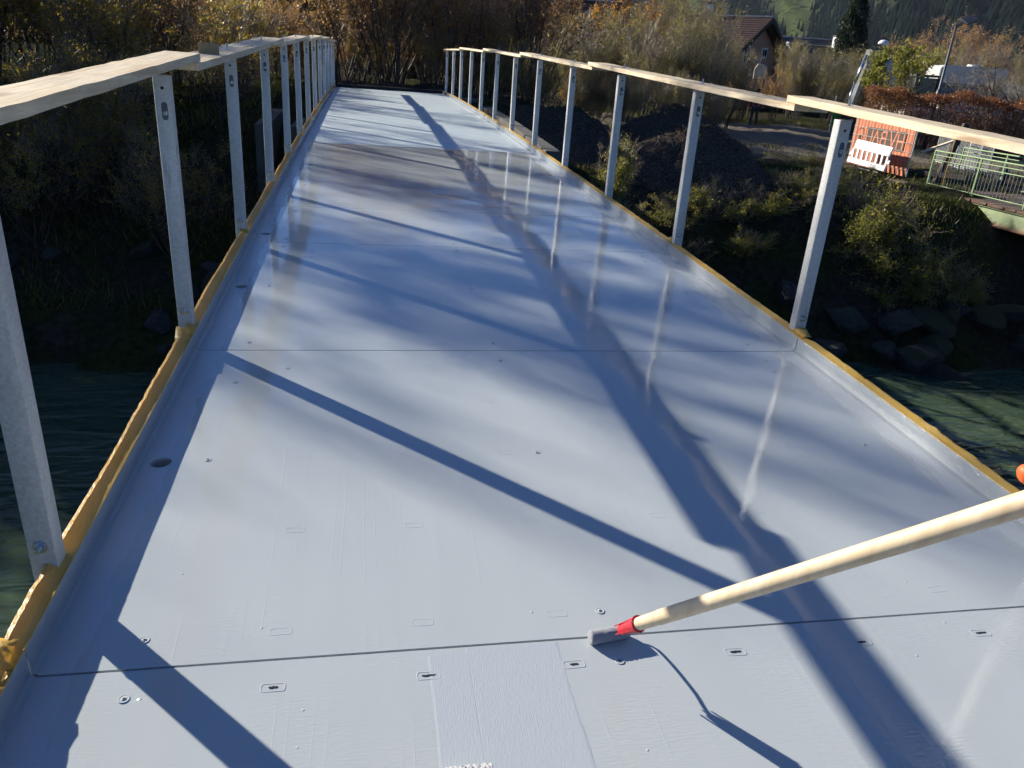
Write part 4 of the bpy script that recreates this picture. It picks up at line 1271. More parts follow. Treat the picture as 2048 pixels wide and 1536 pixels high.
for z in (.25, .5, .75, 1.0, 1.25, 1.5):
    mb = MB(); mb.tube([fp(0, z, .045), fp(FL, z, .045)], .004, 5); mb.build("fence_wire", M_["galv"], fence)
dark_print = mat_simple("dark_banner_print", (.075, .05, .042), .8, 0, .1, 8)
mb = MB(); mb.add([fp(.72, 1.28, .036), fp(FL - .42, 1.28, .036), fp(FL - .42, .72, .036), fp(.72, .72, .036)], [(0, 1, 2, 3)]); mb.build("print_panel", dark_print, fence)
letters = mat_simple("orange_letter_print", (.56, .20, .10), .8, 0, .08, 8)
def strokes(name, segs_, u0, z0, w, h, th, mat, off=.042):
    """mirror writing: strokes given in a unit cell whose x runs to the left as read from the front"""
    mb = MB()
    for a, b in segs_:
        pa = fp(u0 + (1 - a[0]) * w, z0 + a[1] * h, off); pb = fp(u0 + (1 - b[0]) * w, z0 + b[1] * h, off)
        mb.bar(pa, pb, .003, th, up=fd.cross(Vector((pb - pa).normalized())) if False else Vector((0, 0, 1)).cross(Vector((1, 0, 0))))
    return mb.build(name, mat, fence)
def stroke_letter(name, segs_, u0, z0, w, h, th, mat=letters, off=.042):
    mb = MB()
    for a, b in segs_:
        pa = Vector(fp(u0 + (1 - a[0]) * w, z0 + a[1] * h, off)); pb = Vector(fp(u0 + (1 - b[0]) * w, z0 + b[1] * h, off))
        d = (pb - pa).normalized(); nrm = Vector((-1, 0, 0)); s_ = d.cross(nrm).normalized() * th / 2; e_ = d * th * .4
        p = [pa - s_ - e_, pa + s_ - e_, pb + s_ + e_, pb - s_ + e_]
        q = [v + nrm * .002 for v in p]
        mb.add(p + q, [(3, 2, 1, 0), (4, 5, 6, 7), (0, 1, 5, 4), (1, 2, 6, 5), (2, 3, 7, 6), (3, 0, 4, 7)])
    return mb.build(name, mat, fence)
LH = [((0, 0), (0, 1)), ((1, 0), (1, 1)), ((0, .5), (1, .5))]
LV = [((0, 1), (.5, 0)), ((.5, 0), (1, 1))]
LB = [((0, 0), (0, 1)), ((0, 1), (.75, 1)), ((.75, 1), (.95, .78)), ((.95, .78), (.75, .54)), ((.75, .54), (0, .54)), ((.75, .54), (1, .28)), ((1, .28), (.78, 0)), ((.78, 0), (0, 0))]
LA = [((0, 0), (.5, 1)), ((.5, 1), (1, 0))]
LU = [((0, 1), (0, .25)), ((0, .25), (.25, 0)), ((.25, 0), (.75, 0)), ((.75, 0), (1, .25)), ((1, .25), (1, 1))]
uz, uh, th_ = .80, .40, .055
stroke_letter("letter_u", LU, .80, uz, .30, uh, th_)
stroke_letter("letter_a", LA, 1.18, uz, .34, uh, th_)
stroke_letter("letter_b", LB, 1.60, uz, .27, uh, th_)
stroke_letter("letter_v", LV, 2.06, uz, .34, uh * 1.2, th_)
stroke_letter("letter_h", LH, 2.48, uz, .28, uh, th_)
# round emblem with a small dark door beside the lettering
ring = [((.5 + .5 * math.cos(a), .5 + .5 * math.sin(a)), (.5 + .5 * math.cos(a + .35), .5 + .5 * math.sin(a + .35))) for a in np.arange(-.3, PI + .2, .35)] + [((0, .5), (0, -.1)), ((1, .5), (1, -.1)), ((0, -.1), (1, -.1))]
stroke_letter("emblem", ring, .22, .80, .40, .42, .018, dark_print)
stroke_letter("emblem_door", [((.5, .2), (.5, .5))], .30, .82, .22, .30, .10, dark_print)
for k in range(2):
    mb = MB(); mb.box(fp(k * FL, -.03), (.24, .62, .12)); mb.build("fence_foot", M_["concrete"], fence, bevel=.02)
mb = MB(); mb.add([fp(FL - .5, 1.46, .05), fp(FL - .16, 1.46, .05), fp(FL - .16, 1.40, .05), fp(FL - .5, 1.40, .05)], [(0, 1, 2, 3)]); mb.build("white_tag", mat_simple("white_tag", (.8, .8, .8), .6), fence)

# white plastic barrier leaning on the banner
bar = empty("plastic_barrier", (14.62, 22.2, -.95), 0, "white plastic road barrier with slots leaning against the orange banner", "barrier")
wp = mat_simple("white_plastic", (.74, .74, .72), .45, 0, .06, 5)
bA = Vector((14.56, 23.15, -.78)); bd = Vector((.07, -1.76, -.06)).normalized(); BL = 1.86
bu = Vector((.22, .0, 1.0)).normalized()
bn = bd.cross(bu).normalized()
if bn.x > 0: bn = -bn
def bp_(u, v, n=0.0): return bA + bd * u + bu * v + bn * n - bar.location
def bslab(mb, u0, u1, v0, v1, n0=0, n1=.045, sh0=0.0, sh1=0.0):
    p = [bp_(u0 + sh0, v0, n0), bp_(u1 + sh0, v0, n0), bp_(u1 + sh1, v1, n0), bp_(u0 + sh1, v1, n0)]
    q = [bp_(u0 + sh0, v0, n1), bp_(u1 + sh0, v0, n1), bp_(u1 + sh1, v1, n1), bp_(u0 + sh1, v1, n1)]
    mb.add(p + q, [(3, 2, 1, 0), (4, 5, 6, 7), (0, 1, 5, 4), (1, 2, 6, 5), (2, 3, 7, 6), (3, 0, 4, 7)])
mb = MB(); bslab(mb, 0.05, BL - .05, .44, .72); mb.build("top_panel", wp, bar, bevel=.008)
mb = MB(); bslab(mb, 0, BL, .0, .16, -.01, .06); mb.build("bottom_rail", wp, bar, bevel=.008)
for k in range(8):
    u = .05 + k * (BL - .1 - .09) / 7
    mb = MB(); bslab(mb, u, u + .09, .16, .44, .002, .043, 0.04, -.03); mb.build("slat", wp, bar, bevel=.006)
for u in (-.05, BL - .03):
    mb = MB(); bslab(mb, u, u + .09, .22, .34, .005, .04); mb.build("lug", wp, bar, bevel=.01)
dots = mat_simple("grey_hole", (.20, .20, .20), .8)
for r_i in range(2):
    for k in range(8):
        u = .18 + k * .21 + r_i * .08; v = .52 + r_i * .11
        c = bp_(u, v, .0462); mb = MB(); mb.tube([c, c + bn * .001], .02, 8); mb.build("stud_hole", dots, bar)
for k in range(8):
    c = bp_(.2 + k * .2, .09, .0612); mb = MB(); mb.tube([c, c + bn * .001], .022, 6); mb.build("stud_hole", dots, bar)

# dark timber post with ropes at the corner of the old bridge, plank behind it
tp = empty("timber_post", (15.6, 20.3, -1.05), 0, "dark weathered timber post with a plank at the end of the green bridge", "post")
dt = mat_simple("dark_timber", (.055, .042, .034), .85, 0, .3, 6, .004, 40)
mb = MB(); mb.bar((0, 0, 0), (.42, -.1, 1.75), .15, .15); mb.build("shaft", dt, tp, bevel=.01)
mb = MB(); mb.bar((-.2, .5, .30), (.35, -.8, .34), .09, .13); mb.build("cross_piece", dt, tp, bevel=.01)
o = MB().bar((0, 0, 0), (.75, -.35, .42), .22, .05).build("loose_plank", M_["plank"], None, bevel=.003, loc=(15.9, 21.6, -.25))
tag(o, "pale plank leaning behind the timber post", "plank")
o = MB().tube([(15.33, 19.6, -1.6), (15.36, 19.65, -.6), (15.40, 19.7, .35)], .012, 6).build("rope", mat_simple("yellow_rope", (.42, .26, .05), .8), None, smooth=True)
tag(o, "yellow rope hanging down beside the timber post", "rope")

# crowd barriers standing in a row behind the green railing
def crowd_barrier(x, y, rz, label):
    cb = empty("crowd_barrier", (x, y, gzf(x, y)), rz, label, "barrier", "steel crowd barriers")
    mb = MB(); mb.tube([(-1.0, 0, .12), (-1.0, 0, 1.0), (-.92, 0, 1.08), (.92, 0, 1.08), (1.0, 0, 1.0), (1.0, 0, .12), (-1.0, 0, .16)], .019, 8); mb.build("frame", M_["galv"], cb, smooth=True)
    for k in range(17):
        xx = -.9 + k * .1125; mb = MB(); mb.tube([(xx, 0, .16), (xx, 0, 1.06)], .008, 5); mb.build("bar", M_["galv"], cb)
    for s_ in (-.7, .7):
        mb = MB(); mb.tube([(s_, -.3, .0), (s_, 0, .13), (s_, .3, 0)], .016, 6); mb.build("foot", M_["galv"], cb)
for k in range(4):
    crowd_barrier(19.2 + k * .16, 24.6 - k * .34, 1.22, ("nearest", "second", "third", "farthest")[3 - k] + " of the steel crowd barriers stacked behind the green railing")
# broken pale stone blocks
for k, (x, y, s_) in enumerate(((19.6, 20.6, .45), (20.3, 19.9, .6), (20.9, 20.6, .5), (18.3, 20.9, .35))):
    o = add_obj("stone_block", rocks[k]); o.location = (x, y, -.85 + s_ * .4); o.scale = (s_ * 1.3, s_ * .7, s_ * .6); o.rotation_euler = (.3, .5 * k, k)
    tag(o, ("upright", "largest", "rearmost", "smallest")[k] + " pale broken stone block behind the green railing", "stone", "pale stone blocks")

# ------------------------------------------------------------------ hedge, trees and machines at the right
def hedge():
    r_ = np.random.default_rng(9)
    A = np.array([19.9, 31.0]); B_ = np.array([27.6, 27.4]); d = B_ - A; L = np.linalg.norm(d); d /= L; nrm = np.array([-d[1], d[0]])
    root = empty("copper_hedge", (float(A[0]), float(A[1]), -.9), 0, "long clipped hedge with copper-brown leaves behind the banner", "hedge")
    o_ = np.array(root.location)
    n = 30000; u = r_.uniform(0, L, n); ang = r_.uniform(0, 2 * PI, n)
    # points near the hedge's skin
    top = 2.3 + .12 * np.sin(u * 2.1) + .08 * np.sin(u * 5.3 + 1)
    half = .62 + .06 * np.sin(u * 3 + 2)
    v = r_.uniform(-1, 1, n); h = r_.uniform(0, 1, n) ** .8
    face = r_.random(n) < .35
    w = np.where(face, v * half, np.sign(v) * half * (1 - r_.random(n) ** 2 * .5)); z = np.where(face, top - r_.random(n) ** 2 * .3, h * top)
    P = np.stack([A[0] + d[0] * u + nrm[0] * w, A[1] + d[1] * u + nrm[1] * w, -.9 + z], -1) - o_ + r_.normal(0, .04, (n, 3))
    add_obj("foliage", leaf_mesh("hedge_leaf", P, .075, r_, .6), M_["leaf_copper"], root)
    m = 900; u = r_.uniform(0, L, m); b = np.stack([A[0] + d[0] * u, A[1] + d[1] * u, np.full(m, -.95)], -1)
    w = r_.uniform(-.6, .6, m); e = b + np.stack([nrm[0] * w, nrm[1] * w, r_.uniform(1.2, 2.05, m)], -1)
    add_obj("stems", seg_mesh("hedge_stem", b - o_, e - o_, np.full(m, .014), np.full(m, .005)), M_["twig"], root)
hedge()
put(rowan, 22.9, 33.0, 1.42, .4, "bright yellow-green feathery small tree behind the copper hedge", "tree", z=-.6)
put(fruit, 25.9, 29.9, 1.0, .8, "bare gnarled fruit tree with pale twigs at the right edge", "tree", z=-.8)
put(fruit, 28.6, 33.5, 1.15, 3.8, "larger bare fruit tree behind the gnarled one at the right edge", "tree", z=-.8)
for i, (x, y, s) in enumerate(((27.0, 27.0, .5), (28.2, 28.2, .6))):
    put(yellow[i], x, y, s, i, ("green-yellow shrub at the right end of the copper hedge", "taller yellow shrub just behind the right end of the hedge")[i], "shrub", z=-.8)
scatter(olive, 5, (33, 46), (38, 46), (.8, 1.1), "ochre willow far right behind the grey truck", "ochre willows behind the truck")
scatter(bare_tree, 8, (12, 30), (66, 80), (.75, 1.1), "bare tree beside the red-roofed houses", "bare trees beside the houses", "tree")

# far-off wood behind the thicket, reads as one dark mass
r_ = np.random.default_rng(77); n = 150
px = r_.uniform(-75, 14, n); py = 62 + r_.uniform(0, 22, n) - .15 * px; hh = r_.uniform(4.5, 8.5, n)
P = []
for x, y, h in zip(px, py, hh):
    m = 260; t = r_.random(m); a = r_.uniform(0, 6.28, m); rad = h * .34 * np.sin(PI * (.12 + .86 * t)) * np.sqrt(r_.random(m))
    P.append(np.stack([x + rad * np.cos(a), y + rad * np.sin(a), gzf(x, y) + h * (.02 + .98 * t)], -1))
tag(add_obj("far_wood", leaf_mesh("far_wood", np.concatenate(P), .75, r_, .2, .8), M_["leaf_far"]), "distant brown autumn wood behind the thicket", "wood", kind="stuff")

# dark conifer
def conifer(x, y, H, R, label, seed):
    r_ = np.random.default_rng(seed); root = empty("conifer", (x, y, gzf(x, y)), 0, label, "tree")
    MB().tube([(0, 0, -.2), (0, 0, H * .6), (0, 0, H)], [.2, .1, .02], 7).build("trunk", M_["bark"], root)
    n = 16000; t = r_.random(n) ** .75; a = r_.uniform(0, 2 * PI, n)
    rad = R * (1 - t) ** .8 * (.82 + .18 * np.sin(a * 5 + t * 31)) * np.sqrt(r_.uniform(.35, 1, n)); z = H * (.05 + .95 * t) - rad * .18
    P = np.stack([rad * np.cos(a), rad * np.sin(a), z], -1)
    add_obj("crown", leaf_mesh("conifer_leaf", P, .22, r_, .4, .45), M_["needle"], root)
conifer(37.4, 61.0, 10.2, 2.5, "dense dark green conifer rising behind the ochre willow", 4)

# houses -----------------------------------------------------------------------
roof_m = mat_simple("dark_red_roof_tiles", (.055, .026, .023), .75, 0, .25, 3, .02, 12)
peach = mat_simple("peach_render", (.46, .25, .15), .9, 0, .08, 1.5)
white_p = mat_simple("white_paint", (.72, .72, .70), .6, 0, .05)
dwood = mat_simple("dark_eaves_wood", (.035, .022, .016), .8)
def house(name_label, cx, cy, ang, L, W, eave, ridge, wall_mat, roof_mat, wins, chim=None, z0=-.8):
    h = empty("house", (cx, cy, z0), ang, name_label, "house")
    mb = MB()
    mb.prism([(-W / 2, 0), (W / 2, 0), (W / 2, eave), (0, ridge - .12), (-W / 2, eave)], 0, -L / 2, L / 2); mb.build("wall", wall_mat, h)
    for s in (-1, 1):
        mb = MB(); ov = .7; sl = (ridge - eave) / (W / 2)
        y1 = s * (W / 2 + ov); zE = eave - sl * ov
        p = [(-L / 2 - .9, 0, ridge), (L / 2 + .9, 0, ridge), (L / 2 + .9, y1, zE), (-L / 2 - .9, y1, zE)]
        q = [(x, y, z + .16) for x, y, z in p]
        mb.add(p + q, [(3, 2, 1, 0), (4, 5, 6, 7), (0, 1, 5, 4), (1, 2, 6, 5), (2, 3, 7, 6), (3, 0, 4, 7)])
        rf = mb.build("roof", roof_mat, h)
        # tile courses stand proud on the slope
        for k in range(1, 14):
            f = k / 14; y_ = y1 * f; z_ = ridge + (zE - ridge) * f + .16
            MB().box((0, y_, z_ + .012), (L + 1.8, .10, .05)).build("tile_course", roof_mat, rf)
        MB().bar((L / 2 + .93, 0, ridge - .02), (L / 2 + .93, y1, zE - .02), .06, .30).build("barge_board", dwood, h)
    MB().box((0, 0, ridge + .18), (L + 1.8, .32, .10)).build("ridge_cap", mat_simple("grey_ridge_metal", (.42, .42, .42), .5, .3), h)
    for s in (-.42, 0, .42):
        MB().box((L / 2 + .45, s * W, eave + (ridge - eave) * (1 - abs(s) * 2) - .22), (1.0, .16, .18)).build("purlin", dwood, h)
    for (face, u, z, w, hh) in wins:
        if face == 'gable':
            fr = MB().box((L / 2 + .03, u, z), (.10, w, hh)).build("window", white_p, h)
            for k in (-1, 1):
                for m_ in (-1, 1): MB().box((L / 2 + .085, u + k * w * .225, z + m_ * hh * .225), (.012, w * .36, hh * .38)).build("pane", M_["glass"], fr)
        else:
            s = -1 if face == 'front' else 1
            fr = MB().box((u, s * (W / 2 + .03), z), (w, .10, hh)).build("window", white_p, h)
            for k in (-1, 1):
                for m_ in (-1, 1): MB().box((u + k * w * .225, s * (W / 2 + .085), z + m_ * hh * .225), (w * .36, .012, hh * .38)).build("pane", M_["glass"], fr)
    if chim:
        c = MB().box((chim, -.5, ridge + .3), (.38, .38, 1.2)).build("chimney", white_p, h)
        MB().box((chim, -.5, ridge + .95), (.48, .48, .10)).build("chimney_cap", M_["concrete"], h)
    return h
M_["glass"] = NT("window_pane").p(color=(.03, .035, .04), rough=.05)
house("peach house with dark red roof and white windows behind the willow shrubs", 25.9, 63.2, -.84, 9.0, 8.2, 4.5, 6.5, peach, roof_m,
      [('gable', -1.9, 3.9, 1.0, 1.35), ('gable', 1.6, 3.9, 1.0, 1.35), ('gable', -1.0, 1.5, 1.0, 1.3), ('front', 2.6, 2.2, 1.3, 1.5), ('front', -1.5, 2.2, 1.3, 1.5)], chim=.4)
house("house with wide dark red roof glimpsed above the thicket", 17.6, 74.5, -.35, 9.0, 8.5, 5.0, 7.6, mat_simple("brown_render", (.20, .12, .09), .9), roof_m, [('front', 1.5, 3.0, 1.1, 1.3), ('front', -1.8, 3.0, 1.1, 1.3)], chim=-3.3)
house("low barn with grey roof between the peach house and the conifer", 33.5, 66.5, -.35, 8.0, 7.0, 3.6, 5.6, mat_simple("grey_boards", (.10, .085, .075), .9), mat_simple("grey_roof_sheet", (.13, .125, .12), .6, .2), [('front', 1.5, 2.0, 1.1, 1.1)])
house("brown house with capped chimney hidden behind the ochre willow", 36.5, 63.0, .1, 5.5, 5.5, 3.2, 5.0, mat_simple("brown_boards", (.14, .085, .055), .9), mat_simple("slate_roof", (.09, .085, .085), .6), [('front', 0, 1.8, 1.1, 1.1)], chim=.5)
# far chapel and farmhouses on the meadow
ch = empty("chapel", (108, 148, 4.6), .2, "small far pale pink chapel with a turret among the trees", "chapel")
pk = mat_simple("pale_pink_render", (.55, .46, .42), .9)
MB().box((0, 0, 4), (7, 5, 8)).build("wall", pk, ch); MB().prism([(-3.2, 8), (3.2, 8), (0, 10.4)], 0, -3.7, 3.7).build("roof", roof_m, ch)
MB().box((-2, -1, 6), (2.2, 2.2, 12)).build("tower", pk, ch); MB().tube([(-2, -1, 12), (-2, -1, 14.5)], [1.7, .05], 8).build("spire", roof_m, ch)
ch.scale = (.45, .45, .45)
for k in range(2):
    MB().box((-.2 + k * 1.8, -2.53, 5.2), (.7, .1, 1.4)).build("window", M_["glass"], ch)
def farm(azd, r, label):
    x = r * math.sin(math.radians(azd)); y = r * math.cos(math.radians(azd)); z = float(mh(np.array(azd), np.array(r)))
    f = empty("farmhouse", (x, y, z), 1.0, label, "house")
    MB().box((0, 0, 3), (15, 10, 8)).build("wall", white_p, f); MB().prism([(-6.5, 6.5), (6.5, 6.5), (0, 10.5)], 0, -9, 9).build("roof", dwood, f)
    for k in range(3): MB().box((-4.5 + k * 4.5, -5.05, 4.6), (1.4, .15, 1.6)).build("window", M_["glass"], f)
farm(25.2, 1150, "tiny white farmhouse on the sunlit meadow slope"); farm(22.9, 1230, "tiny white farmhouse farther left on the meadow slope")

# street lamps --------------------------------------------------------------------
grey_metal = mat_simple("dark_lamp_metal", (.10, .105, .11), .5, .5, .15)
lp = empty("street_lamp", (22.3, 29.8, -.85), 0, "tall street lamp with a flat floodlight head above the hedge", "lamp")
MB().tube([(0, 0, -.1), (0, 0, 2.2), (0, 0, 2.25), (0, 0, 4.85)], [.075, .07, .05, .045], 10).build("pole", grey_metal, lp, smooth=True)
MB().tube([(0, 0, 2.05), (0, 0, 2.45)], .085, 10).build("collar", grey_metal, lp, smooth=True)
MB().bar((-.05, 0, 4.8), (.32, 0, 4.98), .05, .06).build("arm", grey_metal, lp)
hd = MB(); hd.box((0, 0, 0), (.62, .40, .10)); hd.build("lamp_head", grey_metal, lp, bevel=.02, loc=(.52, 0, 5.05), rot=(.5, -.35, .2))
MB().box((0, 0, -.053), (.52, .32, .006)).build("lens", mat_simple("lamp_lens", (.55, .56, .55), .2), lp, loc=(.52, 0, 5.05), rot=(.5, -.35, .2))
MB().tube([(0, .05, 2.3), (.25, .1, 2.0), (.55, .2, 1.45), (.6, .3, .9)], .03, 6).build("cable_duct", grey_metal, lp, smooth=True)
sl = empty("garden_lamp", (25.3, 38.7, -.75), 0, "thin street lamp with a white dome in front of the yellow-green tree", "lamp")
MB().tube([(0, 0, -.1), (0, 0, 4.3)], [.045, .03], 8).build("pole", grey_metal, sl, smooth=True)
mb = MB(); ringlathe(mb, [(.03, 4.26), (.25, 4.29), (.27, 4.33), (.24, 4.42), (.15, 4.49), (.001, 4.51)], 18); mb.build("dome_shade", white_p, sl, smooth=True)
mb = MB(); ringlathe(mb, [(.001, 4.19), (.07, 4.21), (.09, 4.28)], 14); mb.build("bulb_cover", mat_simple("lamp_glass", (.6, .6, .58), .2), sl, smooth=True)

# green waste bin on a post
bn_ = empty("waste_bin", (21.0, 34.6, gzf(21.0, 34.6)), .3, "green waste bin on a thin post beyond the handrail", "bin")
gp = mat_simple("green_bin_plastic", (.03, .22, .03), .4, 0, .1)
MB().tube([(0, 0, .45), (0, 0, .52), (0, 0, 1.05), (0, 0, 1.10)], [.13, .17, .22, .21], 14).build("bin_body", gp, bn_, smooth=True)
MB().tube([(0, .24, -.1), (0, .24, 1.75)], .025, 8).build("post", M_["galv"], bn_)

# excavator ------------------------------------------------------------------------
ex = empty("excavator", (27.6, 38.4, gzf(27.6, 38.4)), 0, "pale excavator with raised boom standing behind the hedge", "excavator")
exw = mat_simple("dirty_white_machine_paint", (.42, .40, .37), .6, 0, .2, 3); exd = mat_simple("dark_machine_steel", (.05, .05, .052), .6, .3)
eo = ex.location
def exb(name, mb, mat, **k): return mb.build(name, mat, ex, **k)
for s in (-1, 1):
    mb = MB(); mb.prism([(-1.5, .1), (-1.2, 0), (1.2, 0), (1.5, .1), (1.65, .4), (1.5, .7), (-1.5, .7), (-1.65, .4)], 1, s * .95 - .25, s * .95 + .25); exb("track", mb, exd, bevel=.02)
mb = MB(); mb.box((.3, 0, 1.15), (2.7, 2.2, .75)); exb("upper_body", mb, exw, bevel=.06)
mb = MB(); mb.box((1.5, 0, 1.45), (.7, 2.1, .9)); exb("counterweight", mb, exw, bevel=.12)
mb = MB()
for x in (-.85, .45):
    for y in (-.95, -.05): mb.box((x, y, 2.25), (.09, .09, 1.5))
mb.box((-.2, -.5, 3.02), (1.5, 1.06, .10)); mb.box((-.2, -.5, 1.6), (1.44, 1.0, .22)); cab = exb("cab", mb, exd)
for y in (-.93, -.07):
    MB().box((-.2, y, 2.33), (1.2, .02, 1.2)).build("side_window", M_["glass"], cab)
MB().box((-.84, -.5, 2.33), (.02, .8, 1.2)).build("front_window", M_["glass"], cab)
# boom goes out to the left and bends down
J0 = Vector((-.9, .25, 1.5)); J1 = Vector((-3.2, -1.6, 3.55)); J2 = Vector((-5.0, -2.8, 3.45)); J3 = Vector((-5.75, -3.3, 1.2))
def plate_arm(mb, a, b, wa, wb, th=.26):
    d = (b - a).normalized(); s_ = Vector((0, 0, 1)).cross(d).normalized(); u_ = d.cross(s_)
    vs = []
    for p, w in ((a, wa), (b, wb)):
        for i, j in ((-1, -1), (1, -1), (1, 1), (-1, 1)): vs.append(p + s_ * i * th / 2 + u_ * j * w / 2)
    mb.add(vs, [(3, 2, 1, 0), (4, 5, 6, 7), (0, 1, 5, 4), (1, 2, 6, 5), (2, 3, 7, 6), (3, 0, 4, 7)])
mb = MB(); plate_arm(mb, J0, J1, .55, .65); plate_arm(mb, J1, J2, .62, .36, .262); exb("boom", mb, exw)
mb = MB(); plate_arm(mb, J2 + Vector((.15, .1, .35)), J3, .55, .30); exb("stick", mb, exw)
mb = MB(); mb.tube([J1 + Vector((.2, .1, .45)), (J1 + J2) / 2 + Vector((0, 0, .52))], .09, 8); mb.tube([(J1 + J2) / 2 + Vector((0, 0, .52)), J2 + Vector((.1, .1, .45))], .05, 8); exb("hydraulic_cylinder", mb, exd, smooth=True)
mb = MB(); mb.tube([J2 + Vector((-.2, -.15, .2)), (J2 + J3) / 2 + Vector((-.35, -.25, .1))], .08, 8); mb.tube([(J2 + J3) / 2 + Vector((-.35, -.25, .1)), J3 + Vector((-.25, -.18, .2))], .045, 8); exb("hydraulic_cylinder", mb, M_["zinc"], smooth=True)
mb = MB(); mb.prism([(-6.1, 1.25), (-5.5, 1.3), (-5.2, .8), (-5.35, .25), (-5.8, .05), (-6.2, .3), (-5.75, .45), (-5.7, .85)], 1, -3.85, -2.75); exb("bucket", mb, exd)

# grey truck with box body ------------------------------------------------------------
tk = empty("truck", (31.7, 40.2, gzf(31.7, 40.2)), -.35, "grey truck with a box body parked behind the hedge", "truck")
tw = mat_simple("pale_grey_truck_panel", (.50, .49, .46), .5, 0, .08, 3); td = mat_simple("grey_truck_side", (.16, .165, .17), .6, 0, .15, 3)
def tkb(name, mb, mat, **k): return mb.build(name, mat, tk, **k)
mb = MB(); mb.prism([(-1.7, 1.0), (1.7, 1.0), (1.7, 3.35), (1.5, 3.5), (-1.5, 3.5), (-1.7, 3.35)], 1, -1.15, 1.15); tkb("box_body", mb, tw, bevel=.03)
mb = MB(); mb.box((0, -1.165, 2.15), (3.3, .02, .95)); tkb("side_panel", mb, td)
for k in range(3):
    mb = MB(); mb.box((0, -1.185, 1.85 + k * .3), (3.3, .02, .03)); tkb("panel_rib", mb, exd)
mb = MB(); mb.prism([(1.75, .7), (3.4, .7), (3.4, 1.7), (2.9, 2.75), (1.75, 2.8)], 1, -1.05, 1.05); cb_ = tkb("cab", mb, tw, bevel=.05)
mb = MB(); mb.prism([(2.2, 1.75), (3.2, 1.75), (2.85, 2.5), (2.2, 2.5)], 1, -1.065, 1.065); mb.build("side_window", M_["glass"], cb_)
for x in (-1.1, 2.6):
    for y in (-1, 1):
        w_ = MB().tube([(x, y * .8, .45), (x, y * 1.08, .45)], .45, 18).build("wheel", exd, tk); MB().tube([(x, y * 1.08, .45), (x, y * 1.10, .45)], .22, 12).build("rim", M_["zinc"], w_)
mb = MB(); mb.tube([(.2, -.2, 3.5), (.2, -.2, 3.62)], [.35, .28], 12); tkb("roof_vent", mb, white_p)
for k in range(2):
    mb = MB(); mb.box((-1.71, -.75 + 1.5 * k, .95), (.03, .3, .14)); tkb("tail_light", mb, red)

# beige notice board and small shed roof seen through the shrubs behind the yard
nb = empty("notice_board", (22.7, 46.3, gzf(22.7, 46.3)), .2, "pale beige board on posts behind the shrubs of the yard", "board")
bg_m = mat_simple("beige_board", (.55, .47, .34), .8)
MB().prism([(-.45, 2.2), (.45, 2.2), (.45, 2.9), (.1, 3.05), (-.25, 3.05), (-.45, 2.75)], 1, -.03, .03).build("panel", bg_m, nb)
for k in (-.35, .35): MB().box((k, .05, 1.1), (.07, .05, 2.4)).build("post", dwood, nb)

# person standing at the edge of the yard ------------------------------------------------
per = empty("person", (18.9, 38.6, gzf(18.9, 38.6)), 2.9, "person in red checked jacket and dark trousers standing in the yard", "person")
skin_m = mat_simple("skin", (.45, .28, .21), .6); trous = mat_simple("dark_trousers", (.035, .04, .048), .8); jack = NT("red_check_jacket"); _c = jack.coord()
_ch = jack.n("ShaderNodeTexChecker"); jack.set(_ch.inputs["Vector"], _c); _ch.inputs["Scale"].default_value = 14; _ch.inputs["Color1"].default_value = (.30, .02, .03, 1); _ch.inputs["Color2"].default_value = (.05, .012, .015, 1)
jack.p(color=_ch.outputs[0], rough=.85)
V_ = [(0, 0, .98), (.0, .01, 1.18), (0, .02, 1.40), (0, .01, 1.52), (0, -.01, 1.66), (0, -.015, 1.74),
      (-.10, 0, .92), (-.13, -.02, .50), (-.15, .03, .10), (-.155, -.12, .05), (.10, 0, .92), (.12, -.04, .50), (.15, .0, .10), (.16, -.15, .05),
      (-.20, .02, 1.42), (-.27, .03, 1.15), (-.22, -.14, .96), (-.19, -.20, .92), (.20, .02, 1.42), (.28, .03, 1.15), (.24, -.12, .94), (.22, -.18, .90)]
E_ = [(0, 1), (1, 2), (2, 3), (3, 4), (4, 5), (0, 6), (6, 7), (7, 8), (8, 9), (0, 10), (10, 11), (11, 12), (12, 13), (2, 14), (14, 15), (15, 16), (16, 17), (2, 18), (18, 19), (19, 20), (20, 21)]
R_ = [(.15, .11), (.16, .11), (.17, .11), .055, (.085, .10), (.08, .095), .085, .06, .042, .04, .085, .06, .042, .04, .06, .048, .036, .035, .06, .048, .036, .035]
skin_obj("body", V_, E_, R_, skin_m, per, 1)
tV = [V_[i] for i in (0, 6, 7, 8, 10, 11, 12)]; skin_obj("trousers", tV, [(0, 1), (1, 2), (2, 3), (0, 4), (4, 5), (5, 6)], [(.165, .125), .10, .078, .066, .10, .078, .066], trous, per, 1)
jV = [(0, 0, .93)] + [V_[i] for i in (1, 2, 14, 15, 16, 18, 19, 20)] + [(0, .01, 1.48)]
skin_obj("jacket", jV, [(0, 1), (1, 2), (2, 3), (3, 4), (4, 5), (2, 6), (6, 7), (7, 8), (2, 9)], [(.185, .14), (.185, .135), (.185, .13), .078, .065, .052, .078, .065, .052, .075], jack.m, per, 1)
for k, s in enumerate((-1, 1)):
    b = V_[8] if s < 0 else V_[12]
    MB().prism([(b[1] + .09, 0), (b[1] + .10, .10), (b[1] - .02, .14), (b[1] - .20, .07), (b[1] - .21, 0)], 0, b[0] - .05, b[0] + .05).build("boot", exd, per, bevel=.015)
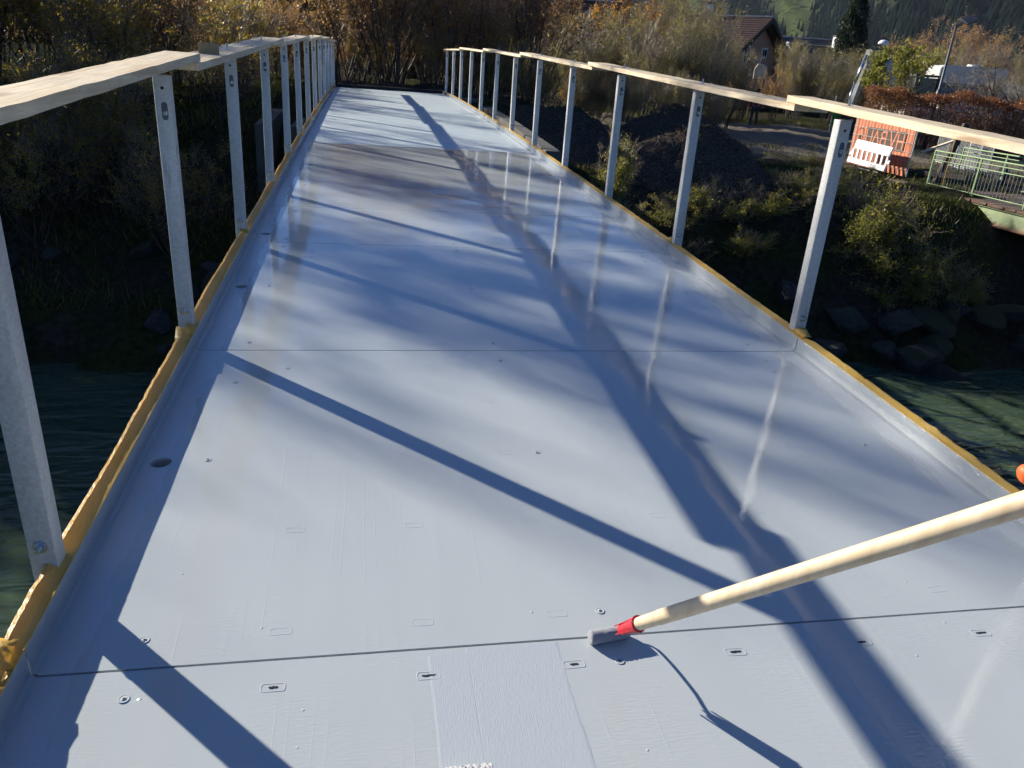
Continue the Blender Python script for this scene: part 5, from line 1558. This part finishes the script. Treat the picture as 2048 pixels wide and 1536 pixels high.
mb = MB(); ringlathe(mb, [(.001, 1.855), (.06, 1.845), (.098, 1.79), (.108, 1.72), (.10, 1.68)], 14); mb.build("hair", mat_simple("brown_hair", (.06, .04, .03), .7), per, smooth=True)
for s in (-.035, .035): MB().tube([(s, -.105, 1.735), (s, -.112, 1.735)], .012, 8).build("eye", exd, per)
MB().tube([(0, -.10, 1.72), (0, -.135, 1.695), (0, -.10, 1.685)], [.010, .016, .012], 6).build("nose", skin_m, per)

# ------------------------------------------------------------------ mountain air
hz = MB().box((0, 0, 0), (2, 2, 2)).mesh("haze")
ht = NT("mountain_air"); ht.t.nodes.remove(ht.bsdf)
pv = ht.n("ShaderNodeVolumePrincipled"); pv.inputs["Color"].default_value = (.62, .76, 1.0, 1); pv.inputs["Density"].default_value = 0.00006; pv.inputs["Anisotropy"].default_value = 0.2
ht.t.links.new(pv.outputs[0], ht.out.inputs["Volume"])
ho = add_obj("haze", hz, ht.m); ho.location = (0, 0, 345); ho.scale = (2700, 2700, 352)
tag(ho, "thin blue mountain air over the valley", "haze", kind="stuff")

# ------------------------------------------------------------------ each look-alike gets its own place in its group
ORD = ["first", "second", "third", "fourth", "fifth", "sixth", "seventh", "eighth", "ninth", "tenth", "eleventh", "twelfth", "thirteenth", "fourteenth", "fifteenth", "sixteenth"]
by = {}
for o in scene.objects:
    if o.parent is None and o.get("group") and o.get("label"): by.setdefault(o["label"], []).append(o)
for lab, obs in by.items():
    if len(obs) < 2: continue
    def azk(o): return math.atan2(o.location.x - CAM.x, o.location.y - CAM.y)
    obs.sort(key=lambda o: (o.location - CAM).length)
    nrow = 1 if len(obs) <= 12 else (2 if len(obs) <= 26 else 3)
    rows = [list(r) for r in np.array_split(np.arange(len(obs)), nrow)]
    names = [""] if nrow == 1 else (["front row", "back row"] if nrow == 2 else ["front row", "middle row", "back row"])
    for rn, idx in zip(names, rows):
        rr2 = sorted((obs[i] for i in idx), key=azk)
        for k, o in enumerate(rr2):
            o["label"] = lab + ", " + ORD[k] + " from left" + (", " + rn if rn else "")
for o in scene.objects:
    if "used" in o: del o["used"]
